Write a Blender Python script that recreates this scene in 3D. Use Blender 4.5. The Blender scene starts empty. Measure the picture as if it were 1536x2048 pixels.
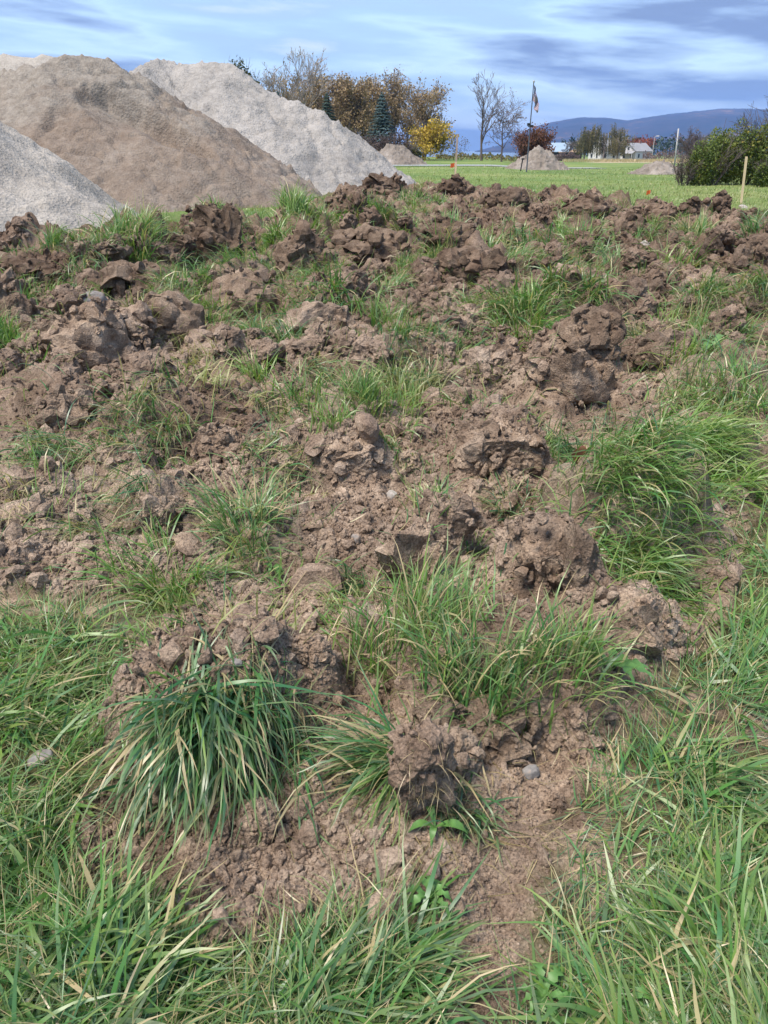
import bpy, bmesh, math, random
import numpy as np
from mathutils import Vector
R = math.radians
S = bpy.context.scene
COL = S.collection

# ---------------------------------------------------------------- camera
PITCH = R(26.1); CAMZ = 1.6; FPX = 1479.0          # photograph 1536 x 2048, focal length in its pixels
cam_d = bpy.data.cameras.new('camera'); cam = bpy.data.objects.new('camera', cam_d); COL.objects.link(cam)
cam_d.sensor_fit = 'VERTICAL'; cam_d.sensor_height = 36; cam_d.lens = 26
cam_d.clip_start = 0.05; cam_d.clip_end = 60000
cam.location = (0, 0, CAMZ); cam.rotation_euler = (R(90) - PITCH, 0, 0)
S.camera = cam

# ---------------------------------------------------------------- sky, sun, exposure
SUN_EL, SUN_AZ = R(64), R(-125)                     # azimuth measured from +Y towards +X
w = bpy.data.worlds.new('World'); S.world = w; w.use_nodes = True
nt = w.node_tree; nt.nodes.clear()
def wn(t, **k):
    n = nt.nodes.new(t)
    for a, v in k.items(): setattr(n, a, v)
    return n
def wl(a, b): nt.links.new(a, b)
out = wn('ShaderNodeOutputWorld'); bg = wn('ShaderNodeBackground'); bg.inputs['Strength'].default_value = 0.12
wl(bg.outputs[0], out.inputs[0])
sky = wn('ShaderNodeTexSky', sky_type='NISHITA', sun_disc=False, sun_elevation=SUN_EL, sun_rotation=SUN_AZ)
tc = wn('ShaderNodeTexCoord'); sep = wn('ShaderNodeSeparateXYZ'); wl(tc.outputs['Generated'], sep.inputs[0])
def math_(op, a, b=None, clamp=False):
    n = wn('ShaderNodeMath', operation=op, use_clamp=clamp)
    for i, v in enumerate((a, b)):
        if v is None: continue
        if isinstance(v, (int, float)): n.inputs[i].default_value = v
        else: wl(v, n.inputs[i])
    return n.outputs[0]
az_ = math_('MULTIPLY', sep.outputs[0], 1.0)
tilt = math_('ADD', sep.outputs[2], math_('MULTIPLY', sep.outputs[0], 0.06))
comb = wn('ShaderNodeCombineXYZ')
wl(math_('MULTIPLY', sep.outputs[0], 1.7), comb.inputs[0]); wl(math_('MULTIPLY', sep.outputs[1], 1.7), comb.inputs[1])
wl(math_('MULTIPLY', tilt, 12.0), comb.inputs[2])
def wnoise(vec, scale, detail, rough, dist=0.0, off=None):
    n = wn('ShaderNodeTexNoise'); n.inputs['Scale'].default_value = scale; n.inputs['Detail'].default_value = detail
    n.inputs['Roughness'].default_value = rough; n.inputs['Distortion'].default_value = dist
    if off:
        m = wn('ShaderNodeVectorMath', operation='ADD'); wl(vec, m.inputs[0]); m.inputs[1].default_value = off; vec = m.outputs[0]
    wl(vec, n.inputs['Vector']); return n.outputs['Fac']
def wramp(fac, stops):
    n = wn('ShaderNodeValToRGB'); e = n.color_ramp.elements
    e[0].position, e[0].color = stops[0][0], (*stops[0][1], 1); e[1].position, e[1].color = stops[-1][0], (*stops[-1][1], 1)
    for p, c in stops[1:-1]:
        q = e.new(p); q.color = (*c, 1)
    wl(fac, n.inputs[0]); return n.outputs[0]
def wmix(fac, a, b):
    n = wn('ShaderNodeMix', data_type='RGBA'); wl(fac, n.inputs[0]) if not isinstance(fac, float) else setattr(n.inputs[0], 'default_value', fac)
    for i, v in ((6, a), (7, b)):
        if isinstance(v, tuple): n.inputs[i].default_value = (*v, 1)
        else: wl(v, n.inputs[i])
    return n.outputs[2]
SK = 1 / 0.12
big = wnoise(comb.outputs[0], 1.7, 5, 0.46, 0.1, (-11.88, -19.67, -16.66))
fine = wnoise(comb.outputs[0], 5.0, 6, 0.58, 0.2, (-19.67, -16.66, -11.88))
cl = math_('ADD', math_('MULTIPLY', big, 0.76), math_('MULTIPLY', fine, 0.24))
def sc(c): return tuple(v * SK for v in c)
cloud = wramp(cl, [(0.39, (0.225, 0.315, 0.52)), (0.50, (0.29, 0.41, 0.64)), (0.58, (0.35, 0.52, 0.77)), (0.64, (0.49, 0.68, 0.87)), (0.71, (0.80, 0.90, 0.95))])
cm = wn('ShaderNodeVectorMath', operation='SCALE'); wl(cloud, cm.inputs[0]); cm.inputs['Scale'].default_value = SK * 0.255
gap = math_('MULTIPLY', math_('SUBTRACT', 1.0, math_('ABSOLUTE', math_('MULTIPLY', math_('SUBTRACT', cl, 0.52), 9.0)), True), 0.25)
wl(wmix(gap, cm.outputs[0], sky.outputs[0]), bg.inputs['Color'])

sl = bpy.data.lights.new('sun', 'SUN'); sun = bpy.data.objects.new('sun', sl); COL.objects.link(sun)
sl.energy = 1.5; sl.angle = R(24); sl.color = (1.0, 0.90, 0.80)
sd = Vector((math.sin(SUN_AZ) * math.cos(SUN_EL), math.cos(SUN_AZ) * math.cos(SUN_EL), math.sin(SUN_EL)))
sun.rotation_euler = sd.to_track_quat('Z', 'Y').to_euler()
S.view_settings.view_transform = 'Standard'; S.view_settings.look = 'None'
S.view_settings.gamma = 1; S.view_settings.use_curve_mapping = False
S.view_settings.exposure = 2.28
S.render.engine = 'CYCLES'
S.cycles.max_bounces = 6; S.cycles.diffuse_bounces = 3; S.cycles.transmission_bounces = 4; S.cycles.transparent_max_bounces = 8

# ---------------------------------------------------------------- numeric helpers
CP, SP = math.cos(PITCH), math.sin(PITCH)
def ray(px, py):
    u = (px - 768) / FPX; v = (1024 - py) / FPX
    return np.array((u, CP + v * SP, -SP + v * CP))
def on_plane(px, py, z=0.0):                        # the point of a level plane that a spot of the photograph shows
    d = ray(px, py); t = (z - CAMZ) / d[2]
    return np.array((d[0] * t, d[1] * t, z))
def at_y(px, py, Y):
    d = ray(px, py); t = Y / d[1]
    return np.array((d[0] * t, Y, CAMZ + d[2] * t))
def mpp(p):                                         # metres per photograph pixel at a point
    return ((p[1]) * CP + (CAMZ - p[2]) * SP) / FPX
def sstep(a, b, x):
    t = np.clip((x - a) / (b - a), 0, 1); return t * t * (3 - 2 * t)
M32 = np.uint32
def h32(ix, iy, iz, seed):
    with np.errstate(over='ignore'):
        h = ix.astype(np.int64).astype(M32) * M32(374761393) + iy.astype(np.int64).astype(M32) * M32(668265263) + iz.astype(np.int64).astype(M32) * M32(2147483647 - 58) + M32(seed * 974711 + 17)
        h = (h ^ (h >> M32(13))) * M32(1274126177); h = (h ^ (h >> M32(16))) * M32(2246822519); h ^= h >> M32(15)
    return h.astype(np.float64) / 4294967295.0
def vn2(x, y, seed=0):
    xi, yi = np.floor(x), np.floor(y); fx, fy = x - xi, y - yi
    fx = fx * fx * (3 - 2 * fx); fy = fy * fy * (3 - 2 * fy); z = np.zeros_like(xi)
    a = h32(xi, yi, z, seed); b = h32(xi + 1, yi, z, seed); c = h32(xi, yi + 1, z, seed); d = h32(xi + 1, yi + 1, z, seed)
    return (a + (b - a) * fx) * (1 - fy) + (c + (d - c) * fx) * fy
def fbm2(x, y, o=4, seed=0, g=0.5):
    s = 0; a = 1; t = 0
    for i in range(o):
        s = s + a * (vn2(x, y, seed + i * 7) * 2 - 1); t += a; a *= g
        x, y = x * 1.62 + y * 1.18 + 3.7, y * 1.62 - x * 1.18 + 1.3
    return s / t
def vn3(p, seed=0):
    i = np.floor(p); f = p - i; f = f * f * (3 - 2 * f); r = 0
    for dx in (0, 1):
        for dy in (0, 1):
            for dz in (0, 1):
                wgt = (f[:, 0] if dx else 1 - f[:, 0]) * (f[:, 1] if dy else 1 - f[:, 1]) * (f[:, 2] if dz else 1 - f[:, 2])
                r = r + wgt * h32(i[:, 0] + dx, i[:, 1] + dy, i[:, 2] + dz, seed)
    return r * 2 - 1
def fbm3(p, o=3, seed=0, g=0.5):
    s = 0; a = 1; t = 0
    for k in range(o):
        s = s + a * vn3(p, seed + k * 5); t += a; a *= g; p = p * 2.03 + 5.1
    return s / t
def wor2(x, y, seed=0):
    xi, yi = np.floor(x), np.floor(y); F1 = np.full(x.shape, 9.0); F2 = F1.copy(); ID = np.zeros(x.shape); z = np.zeros_like(xi)
    for dx in (-1, 0, 1):
        for dy in (-1, 0, 1):
            cx, cy = xi + dx, yi + dy
            px = cx + 0.1 + 0.8 * h32(cx, cy, z, seed); py = cy + 0.1 + 0.8 * h32(cx, cy, z, seed + 1)
            d = np.hypot(x - px, y - py); cid = h32(cx, cy, z, seed + 2)
            F2 = np.where(d < F1, F1, np.minimum(F2, d)); ID = np.where(d < F1, cid, ID); F1 = np.minimum(F1, d)
    return F1, F2, ID
def wor2t(x, y, seed=0):
    xi, yi = np.floor(x), np.floor(y); F1 = np.full(x.shape, 9.0); ID = np.zeros(x.shape); DX = np.zeros(x.shape); DY = np.zeros(x.shape); z = np.zeros_like(xi)
    for dx in (-1, 0, 1):
        for dy in (-1, 0, 1):
            cx, cy = xi + dx, yi + dy; px = cx + 0.1 + 0.8 * h32(cx, cy, z, seed); py = cy + 0.1 + 0.8 * h32(cx, cy, z, seed + 1)
            cid = h32(cx, cy, z, seed + 2); a = cid * 40.0; ux, uy = x - px, y - py; ca, sa = np.cos(a), np.sin(a)
            ru, rv = ux * ca + uy * sa, -ux * sa + uy * ca; d = 0.55 * np.maximum(np.abs(ru) * 1.15, np.abs(rv)) + 0.45 * np.hypot(ux, uy)
            c = d < F1; ID = np.where(c, cid, ID); DX = np.where(c, ru, DX); DY = np.where(c, rv, DY); F1 = np.minimum(F1, d)
    return F1, ID, DX, DY
def wor3(p, seed=0, ids=False):
    i = np.floor(p); F1 = np.full(len(p), 9.0); ID = np.zeros(len(p))
    for dx in (-1, 0, 1):
        for dy in (-1, 0, 1):
            for dz in (-1, 0, 1):
                c = i + (dx, dy, dz)
                q = np.stack([c[:, k] + h32(c[:, 0], c[:, 1], c[:, 2], seed + k) for k in range(3)], 1)
                d = np.linalg.norm(p - q, axis=1)
                if ids: ID = np.where(d < F1, h32(c[:, 0], c[:, 1], c[:, 2], seed + 9), ID)
                F1 = np.minimum(F1, d)
    return (F1, ID) if ids else F1
def pip(x, y, poly):
    inside = np.zeros(x.shape, bool); n = len(poly)
    for i in range(n):
        x0, y0 = poly[i]; x1, y1 = poly[(i + 1) % n]
        if y0 == y1: continue
        c = ((y0 > y) != (y1 > y)) & (x < (x1 - x0) * (y - y0) / (y1 - y0) + x0)
        inside ^= c
    return inside

# ---------------------------------------------------------------- object helpers
def new_mesh(name, V, polys, mat=None, attrs=None, smooth=True):
    """polys: list of (M,k) int arrays; attrs: {name: (N,4) colours per vertex}"""
    me = bpy.data.meshes.new(name); V = np.asarray(V, np.float32)
    polys = [np.asarray(p, np.int32) for p in polys if len(p)]
    me.vertices.add(len(V)); me.vertices.foreach_set('co', V.ravel())
    nl = sum(p.size for p in polys); npl = sum(len(p) for p in polys)
    me.loops.add(nl); me.polygons.add(npl)
    me.loops.foreach_set('vertex_index', np.concatenate([p.ravel() for p in polys]))
    st = []; o = 0
    for p in polys:
        st.append(o + np.arange(len(p)) * p.shape[1]); o += p.size
    me.polygons.foreach_set('loop_start', np.concatenate(st).astype(np.int32))
    me.polygons.foreach_set('use_smooth', np.full(npl, smooth))
    if attrs:
        for k, a in attrs.items():
            at = me.attributes.new(k, 'FLOAT_COLOR', 'POINT'); at.data.foreach_set('color', np.asarray(a, np.float32).ravel())
    me.update(calc_edges=True); me.validate()
    if mat: me.materials.append(mat)
    return me
def link(name, data, parent=None, loc=(0, 0, 0), rot=(0, 0, 0), scale=(1, 1, 1), **props):
    o = bpy.data.objects.new(name, data); COL.objects.link(o); o.parent = parent
    o.location = loc; o.rotation_euler = rot; o.scale = scale
    for k, v in props.items(): o[k] = v
    return o
def thing(name, label, cat, loc, group=None, rot=(0, 0, 0), data=None, scale=(1, 1, 1)):
    o = link(name, data, None, loc, rot, scale, label=label, category=cat)
    if group: o['group'] = group
    return o
class MB:                                           # a small mesh builder for boxes, tubes and loose faces
    def __init__(s): s.v = []; s.f = []
    def box(s, c, d, rz=0):
        b = len(s.v); cs, sn = math.cos(rz), math.sin(rz)
        for z in (-1, 1):
            for y in (-1, 1):
                for x in (-1, 1):
                    X, Y = x * d[0] / 2, y * d[1] / 2
                    s.v.append((c[0] + X * cs - Y * sn, c[1] + X * sn + Y * cs, c[2] + z * d[2] / 2))
        for q in ((0, 2, 3, 1), (4, 5, 7, 6), (0, 1, 5, 4), (2, 6, 7, 3), (0, 4, 6, 2), (1, 3, 7, 5)): s.f.append([b + i for i in q])
    def tube(s, pts, rad, k=5, cap=True):
        b = len(s.v); n = len(pts); d = None
        for i in range(n):
            a = np.asarray(pts[min(i + 1, n - 1)]) - np.asarray(pts[max(i - 1, 0)]); a = a / (np.linalg.norm(a) + 1e-9)
            u = np.cross(a, (0.31, 0.95, 0.1)); u /= np.linalg.norm(u) + 1e-9; v = np.cross(a, u); p = pts[i]; r = rad[i]
            for j in range(k):
                t = 2 * math.pi * j / k; ct, st = math.cos(t) * r, math.sin(t) * r
                s.v.append((p[0] + u[0] * ct + v[0] * st, p[1] + u[1] * ct + v[1] * st, p[2] + u[2] * ct + v[2] * st))
        for i in range(n - 1):
            for j in range(k):
                s.f.append([b + i * k + j, b + i * k + (j + 1) % k, b + (i + 1) * k + (j + 1) % k, b + (i + 1) * k + j])
        if cap: s.f.append([b + (n - 1) * k + j for j in range(k)]); s.f.append([b + j for j in reversed(range(k))])
    def poly(s, *P):
        b = len(s.v); s.v += [tuple(p) for p in P]; s.f.append(list(range(b, b + len(P))))
    def build(s, name, mat, smooth=False):
        me = bpy.data.meshes.new(name); me.from_pydata([tuple(map(float, p)) for p in s.v], [], s.f); me.update()
        if smooth: me.polygons.foreach_set('use_smooth', np.full(len(me.polygons), True))
        me.materials.append(mat); return me

# ---------------------------------------------------------------- materials
class Nodes:
    def __init__(s, name):
        s.m = bpy.data.materials.new(name); s.m.use_nodes = True; s.t = s.m.node_tree; s.t.nodes.clear()
        s.out = s.n('ShaderNodeOutputMaterial')
    def n(s, t, **k):
        x = s.t.nodes.new(t)
        for a, v in k.items(): setattr(x, a, v)
        return x
    def l(s, a, b): s.t.links.new(a, b)
    def put(s, sock, v):
        if isinstance(v, (int, float)): sock.default_value = v
        elif isinstance(v, tuple): sock.default_value = (*v, 1) if len(sock.default_value) == 4 and len(v) == 3 else v
        else: s.l(v, sock)
    def pos(s): return s.n('ShaderNodeNewGeometry').outputs['Position']
    def objc(s): return s.n('ShaderNodeTexCoord').outputs['Object']
    def scale(s, vec, v):
        m = s.n('ShaderNodeVectorMath', operation='MULTIPLY'); s.l(vec, m.inputs[0]); m.inputs[1].default_value = v; return m.outputs[0]
    def noise(s, vec, sc, det=4, rough=0.55, dist=0.0):
        x = s.n('ShaderNodeTexNoise'); s.l(vec, x.inputs['Vector']); x.inputs['Scale'].default_value = sc
        x.inputs['Detail'].default_value = det; x.inputs['Roughness'].default_value = rough; x.inputs['Distortion'].default_value = dist; return x.outputs['Fac']
    def vor(s, vec, sc, feat='F1', o='Distance'):
        x = s.n('ShaderNodeTexVoronoi', feature=feat); s.l(vec, x.inputs['Vector']); x.inputs['Scale'].default_value = sc; return x.outputs[o]
    def ramp(s, f, stops):
        x = s.n('ShaderNodeValToRGB'); e = x.color_ramp.elements
        e[0].position, e[0].color = stops[0][0], (*stops[0][1], 1); e[1].position, e[1].color = stops[-1][0], (*stops[-1][1], 1)
        for p, c in stops[1:-1]: e.new(p).color = (*c, 1)
        s.l(f, x.inputs[0]); return x.outputs[0]
    def mix(s, f, a, b, mode='MIX'):
        x = s.n('ShaderNodeMix', data_type='RGBA', blend_type=mode); s.put(x.inputs[0], f); s.put(x.inputs[6], a); s.put(x.inputs[7], b); return x.outputs[2]
    def math(s, op, a, b=0.0, clamp=False):
        x = s.n('ShaderNodeMath', operation=op, use_clamp=clamp); s.put(x.inputs[0], a); s.put(x.inputs[1], b); return x.outputs[0]
    def attr(s, name):
        a = s.n('ShaderNodeAttribute', attribute_name=name); q = s.n('ShaderNodeSeparateColor'); s.l(a.outputs['Color'], q.inputs[0]); return q.outputs
    def bump(s, h, strength, dist, prev=None):
        b = s.n('ShaderNodeBump'); b.inputs['Strength'].default_value = strength; b.inputs['Distance'].default_value = dist; s.l(h, b.inputs['Height'])
        if prev is not None: s.l(prev, b.inputs['Normal'])
        return b.outputs[0]
    def bsdf(s, col, rough=0.9, normal=None, spec=0.3, metal=0.0, connect=True):
        b = s.n('ShaderNodeBsdfPrincipled'); s.put(b.inputs['Base Color'], col); s.put(b.inputs['Roughness'], rough)
        b.inputs['Specular IOR Level'].default_value = spec; b.inputs['Metallic'].default_value = metal
        if normal is not None: s.l(normal, b.inputs['Normal'])
        if connect: s.l(b.outputs[0], s.out.inputs[0])
        return b.outputs[0]

def soil_colour(N, p):
    big = N.noise(p, 1.1, 4, 0.6); mid = N.noise(p, 8, 5, 0.65); grit = N.noise(p, 95, 4, 0.75)
    c = N.ramp(N.math('ADD', N.math('MULTIPLY', big, 0.5), N.math('MULTIPLY', mid, 0.5)),
               [(0.32, (0.118, 0.080, 0.058)), (0.45, (0.238, 0.175, 0.130)), (0.57, (0.375, 0.293, 0.226)), (0.70, (0.50, 0.41, 0.33))])
    c = N.mix(0.75, c, N.ramp(grit, [(0.34, (0.35, 0.33, 0.32)), (0.5, (0.95, 0.95, 0.95)), (0.66, (1.35, 1.33, 1.28))]), 'MULTIPLY')
    cq = N.n('ShaderNodeSeparateColor'); dv = N.n('ShaderNodeVectorMath', operation='MULTIPLY_ADD'); nz = N.n('ShaderNodeTexNoise'); N.l(p, nz.inputs['Vector']); nz.inputs['Scale'].default_value = 14
    N.l(nz.outputs['Color'], dv.inputs[0]); dv.inputs[1].default_value = (0.07, 0.07, 0.07); N.l(p, dv.inputs[2]); N.l(N.vor(dv.outputs[0], 7.5, 'F1', 'Color'), cq.inputs[0])
    c = N.mix(0.8, c, N.ramp(cq.outputs[0], [(0.0, (0.72, 0.70, 0.69)), (0.5, (1.0, 1.0, 1.0)), (1.0, (1.2, 1.19, 1.16))]), 'MULTIPLY')   # damp and dry fragments
    sp = N.n('ShaderNodeSeparateXYZ'); N.l(p, sp.inputs[0])
    wet = N.n('ShaderNodeMapRange'); N.l(N.math('ADD', sp.outputs[1], N.math('MULTIPLY', N.math('SUBTRACT', N.noise(p, 0.6, 3), 0.5), 9.0)), wet.inputs[0])
    wet.inputs[1].default_value = 2.5; wet.inputs[2].default_value = 9.5; wet.inputs[3].default_value = 0.0; wet.inputs[4].default_value = 1.0
    return N.mix(N.math('MULTIPLY', wet.outputs[0], 0.8), c, N.mix(1.0, c, (0.50, 0.46, 0.44), 'MULTIPLY'))   # fresher, moister soil further along the strip
def soil_bump(N, p):
    b = N.bump(N.noise(p, 30, 6, 0.75), 0.8, 0.018)
    b = N.bump(N.vor(p, 90), 0.7, 0.008, b)
    return N.bump(N.noise(p, 260, 3, 0.75), 0.8, 0.005, b)
def mat_soil():
    N = Nodes('dug_soil'); p = N.pos()
    c = N.mix(1.0, soil_colour(N, p), N.n('ShaderNodeObjectInfo').outputs['Color'], 'MULTIPLY')
    N.bsdf(c, 0.95, soil_bump(N, p), 0.15); return N.m
def mat_ground():
    N = Nodes('field_ground'); p = N.pos(); a = N.attr('mask')
    soil = soil_colour(N, p)
    n1 = N.noise(p, 3.5, 5, 0.65); n2 = N.noise(p, 45, 3, 0.7)
    thatch = N.mix(N.ramp(N.noise(p, 2.6, 4, 0.6), [(0.50, (0, 0, 0)), (0.60, (1, 1, 1))]), N.ramp(N.math('ADD', N.math('MULTIPLY', n1, 0.5), N.math('MULTIPLY', n2, 0.5)),
                    [(0.32, (0.045, 0.050, 0.020)), (0.5, (0.085, 0.085, 0.036)), (0.66, (0.17, 0.14, 0.075))]), soil)
    f1 = N.noise(N.scale(p, (0.10, 0.10, 1)), 1.0, 4, 0.55); f2 = N.noise(p, 1.7, 6, 0.7)
    fld = N.ramp(N.math('ADD', N.math('MULTIPLY', f1, 0.6), N.math('MULTIPLY', f2, 0.4)),
                 [(0.38, (0.080, 0.135, 0.040)), (0.5, (0.132, 0.190, 0.055)), (0.61, (0.21, 0.235, 0.09))])
    dry = N.ramp(N.noise(p, 0.6, 5, 0.7), [(0.35, (0.20, 0.15, 0.10)), (0.6, (0.46, 0.37, 0.26))])
    c = N.mix(a[2], thatch, fld); c = N.mix(a[1], c, dry); c = N.mix(a[0], c, soil)
    N.bsdf(c, 0.95, soil_bump(N, p), 0.12); return N.m
def mat_gravel(name, cols, sc, bump, upper=None):
    N = Nodes(name); p = N.pos()
    n1 = N.noise(p, 0.45, 4, 0.6); n2 = N.noise(p, sc * 0.25, 5, 0.7); v = N.vor(p, sc, 'F1', 'Color')
    st = N.scale(p, (0.8, 0.8, 0.8))
    c = N.ramp(N.math('ADD', N.math('MULTIPLY', n1, 0.5), N.math('MULTIPLY', n2, 0.5)), [(0.34, cols[0]), (0.5, cols[1]), (0.66, cols[2])])
    if upper:                                           # two loads tipped on each other: greyer stuff on top
        z = N.n('ShaderNodeSeparateXYZ'); N.l(p, z.inputs[0]); m = N.n('ShaderNodeMapRange'); N.l(N.math('ADD', z.outputs[2], N.math('MULTIPLY', N.math('SUBTRACT', n1, 0.5), 5.0)), m.inputs[0])
        m.inputs[1].default_value = 1.9; m.inputs[2].default_value = 3.4; c = N.mix(m.outputs[0], c, N.ramp(n2, [(0.34, upper[0]), (0.66, upper[1])]))
    q = N.n('ShaderNodeSeparateColor'); N.l(v, q.inputs[0])
    c = N.mix(0.5, c, N.ramp(q.outputs[0], [(0.0, (0.72, 0.71, 0.70)), (0.5, (1, 1, 1)), (1.0, (1.15, 1.14, 1.12))]), 'MULTIPLY')
    b = N.bump(N.noise(p, sc * 0.22, 6, 0.75), 1.0, bump * 1.8)
    b = N.bump(N.vor(p, sc), 0.5, bump, b); b = N.bump(N.noise(p, sc * 2.2, 3, 0.7), 0.5, bump * 0.4, b)
    N.bsdf(c, 0.95, b, 0.15); return N.m
def mat_grass(name, lo, mid, hi, straw=(0.46, 0.37, 0.21), transl=0.35):
    N = Nodes(name); a = N.attr('blade')               # tint, along, dry, per blade random
    c = N.ramp(a[0], [(0.0, lo), (0.5, mid), (1.0, hi)])
    tipd = N.math('MULTIPLY', N.math('POWER', a[1], 5.0), 0.4)
    c = N.mix(N.math('ADD', a[2], tipd, True), c, straw)
    pb = N.bsdf(c, 0.36, None, 0.55, connect=False)
    tr = N.n('ShaderNodeBsdfTranslucent'); N.l(N.mix(1.0, c, (1.0, 1.15, 0.55), 'MULTIPLY'), tr.inputs[0])
    mx = N.n('ShaderNodeMixShader'); mx.inputs[0].default_value = transl; N.l(pb, mx.inputs[1]); N.l(tr.outputs[0], mx.inputs[2]); N.l(mx.outputs[0], N.out.inputs[0])
    return N.m
def mat_leaf(name, stops, transl=0.25, rough=0.6):
    N = Nodes(name); a = N.attr('leaf')
    c = N.ramp(a[0], stops)
    pb = N.bsdf(c, rough, None, 0.25, connect=False)
    tr = N.n('ShaderNodeBsdfTranslucent'); N.l(c, tr.inputs[0])
    mx = N.n('ShaderNodeMixShader'); mx.inputs[0].default_value = transl; N.l(pb, mx.inputs[1]); N.l(tr.outputs[0], mx.inputs[2]); N.l(mx.outputs[0], N.out.inputs[0])
    return N.m
def mat_plain(name, col, rough=0.7, var=0.25, sc=3.0, bump=0.0, spec=0.3, metal=0.0, stretch=(1, 1, 1)):
    N = Nodes(name); p = N.scale(N.objc(), stretch); n = N.noise(p, sc, 5, 0.65)
    lo = tuple(v * (1 - var) for v in col); hi = tuple(min(1, v * (1 + var)) for v in col)
    N.bsdf(N.ramp(n, [(0.3, lo), (0.7, hi)]), rough, N.bump(n, 0.5, bump) if bump else None, spec, metal); return N.m

SOIL = mat_soil(); GROUND = mat_ground()
GRASS = mat_grass('green_grass', (0.028, 0.135, 0.066), (0.062, 0.210, 0.045), (0.155, 0.285, 0.045))
PALEGRASS = mat_grass('dry_grass', (0.10, 0.12, 0.05), (0.24, 0.20, 0.09), (0.42, 0.33, 0.18))
FIELD = mat_grass('field_grass', (0.085, 0.150, 0.042), (0.138, 0.205, 0.058), (0.22, 0.26, 0.09))

# ---------------------------------------------------------------- the ground
DUG_PX = [(-400, 560), (-100, 545), (60, 525), (290, 480), (500, 466), (640, 424), (760, 384), (850, 374), (930, 372), (1000, 388), (1100, 408), (1250, 430),
          (1350, 446), (1420, 444), (1536, 455), (1900, 475), (2000, 700), (1750, 860), (1600, 960), (1545, 1010), (1500, 1050), (1480, 1180), (1420, 1290), (1330, 1400),
          (1255, 1500), (1180, 1610), (1125, 1720), (1090, 1820), (1085, 1930), (1040, 2040), (960, 2120), (880, 2040), (850, 1940), (850, 1830), (770, 1800),
          (650, 1800), (560, 1870), (470, 1890), (390, 1860), (290, 1810), (180, 1740), (140, 1650), (190, 1560), (190, 1500), (250, 1400), (245, 1330), (330, 1270),
          (420, 1185), (250, 1195), (110, 1215), (0, 1200), (-400, 1190)]
DUG = [tuple(on_plane(*p)[:2]) for p in DUG_PX]
# hand placed forms of the dug earth: (px centre, px base, px half width, px height, steepness, sod share)
MOUNDS = [
 (430, 1500, 260, 150, 1.6, 0.0), (1000, 1440, 260, 95, 1.8, 0.0), (830, 1330, 150, 60, 1.4, 0.0), (1230, 1330, 130, 110, 2.0, 0.0),
 (1080, 1240, 120, 150, 2.2, 0.0), (850, 1170, 110, 130, 1.8, 0.0), (700, 990, 130, 100, 1.6, 0.0), (1290, 1130, 190, 190, 2.4, 1.0),
 (1420, 990, 120, 110, 2.0, 1.0), (1000, 965, 110, 110, 2.0, 0.0), (1140, 815, 110, 90, 2.0, 0.0), (1180, 705, 110, 70, 2.0, 0.0),
 (350, 900, 170, 90, 1.5, 0.3), (160, 760, 150, 110, 1.5, 0.0), (110, 880, 110, 70, 1.5, 0.2), (480, 1120, 90, 60, 1.6, 0.6), (300, 1070, 90, 70, 1.8, 0.0),
 (830, 780, 110, 70, 1.6, 0.8), (640, 690, 110, 70, 1.8, 0.0), (490, 640, 110, 90, 2.0, 0.0), (310, 660, 110, 70, 2.0, 0.0), (260, 610, 150, 80, 2.0, 0.0),
 (1040, 700, 90, 70, 1.8, 0.9), (930, 585, 110, 80, 2.2, 0.0), (650, 620, 100, 60, 1.8, 1.0), (1110, 600, 150, 60, 1.6, 1.0),
 (420, 530, 70, 100, 2.2, 0.0), (610, 545, 70, 70, 2.0, 0.0), (730, 540, 120, 70, 2.0, 0.0), (260, 535, 110, 60, 1.8, 0.9), (60, 560, 110, 50, 1.8, 0.0),
 (1340, 560, 70, 50, 1.8, 1.0), (1420, 560, 50, 60, 2.2, 0.0), (1510, 560, 70, 70, 2.0, 0.0), (1450, 690, 120, 80, 1.8, 0.8), (1430, 840, 150, 90, 1.8, 0.9),
 (640, 420, 90, 40, 1.8, 0.3), (760, 400, 90, 45, 1.8, 0.2), (900, 400, 70, 45, 2.0, 0.3), (570, 450, 60, 40, 1.8, 1.0), (1000, 420, 90, 40, 1.8, 0.4),
 (870, 470, 100, 45, 1.8, 0.2), (1150, 430, 100, 40, 1.8, 0.2), (1270, 445, 80, 40, 1.8, 0.1), (1440, 430, 60, 40, 2.0, 0.0), (1390, 440, 50, 30, 2, 0),
 (780, 640, 80, 40, 1.8, 0.7), (100, 1090, 150, 45, 1.5, 0.1), (570, 980, 90, 45, 1.6, 0.5), (700, 880, 90, 45, 1.6, 0.7),
]
PITS = [(1450, 1080, 80, 0.16), (1390, 1200, 90, 0.10), (740, 1380, 70, 0.07), (700, 1190, 60, 0.06), (960, 1640, 60, 0.03), (1100, 1560, 120, 0.05), (1000, 1800, 90, 0.05),
        (350, 560, 40, 0.2), (430, 610, 40, 0.12), (1420, 550, 40, 0.1), (300, 760, 60, 0.06), (1240, 790, 60, 0.08), (560, 1720, 130, 0.03), (300, 1690, 120, 0.05)]
SCRAPED = [tuple(on_plane(*p)[:2]) for p in [(1240, 1470), (1160, 1640), (1120, 1760), (1110, 1900), (1060, 2080), (900, 2080), (890, 1930), (930, 1800), (1000, 1680), (1060, 1560)]]
def scraped(x, y): return (pip(x + fbm2(x * 5, y * 5, 3, 2) * 0.06, y + fbm2(x * 5, y * 5, 3, 4) * 0.06, SCRAPED) & (y < 3)) * 1.0
def zfar(x, y):
    r = np.hypot(x, y); az = np.degrees(np.arctan2(x, y))
    right = sstep(7, 11, az)
    zl = -16 * sstep(200, 460, r)
    zr = -0.008 * np.clip(r - 60, 0, 340) - 13 * sstep(700, 2500, r)
    return zl * (1 - right) + zr * right
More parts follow.
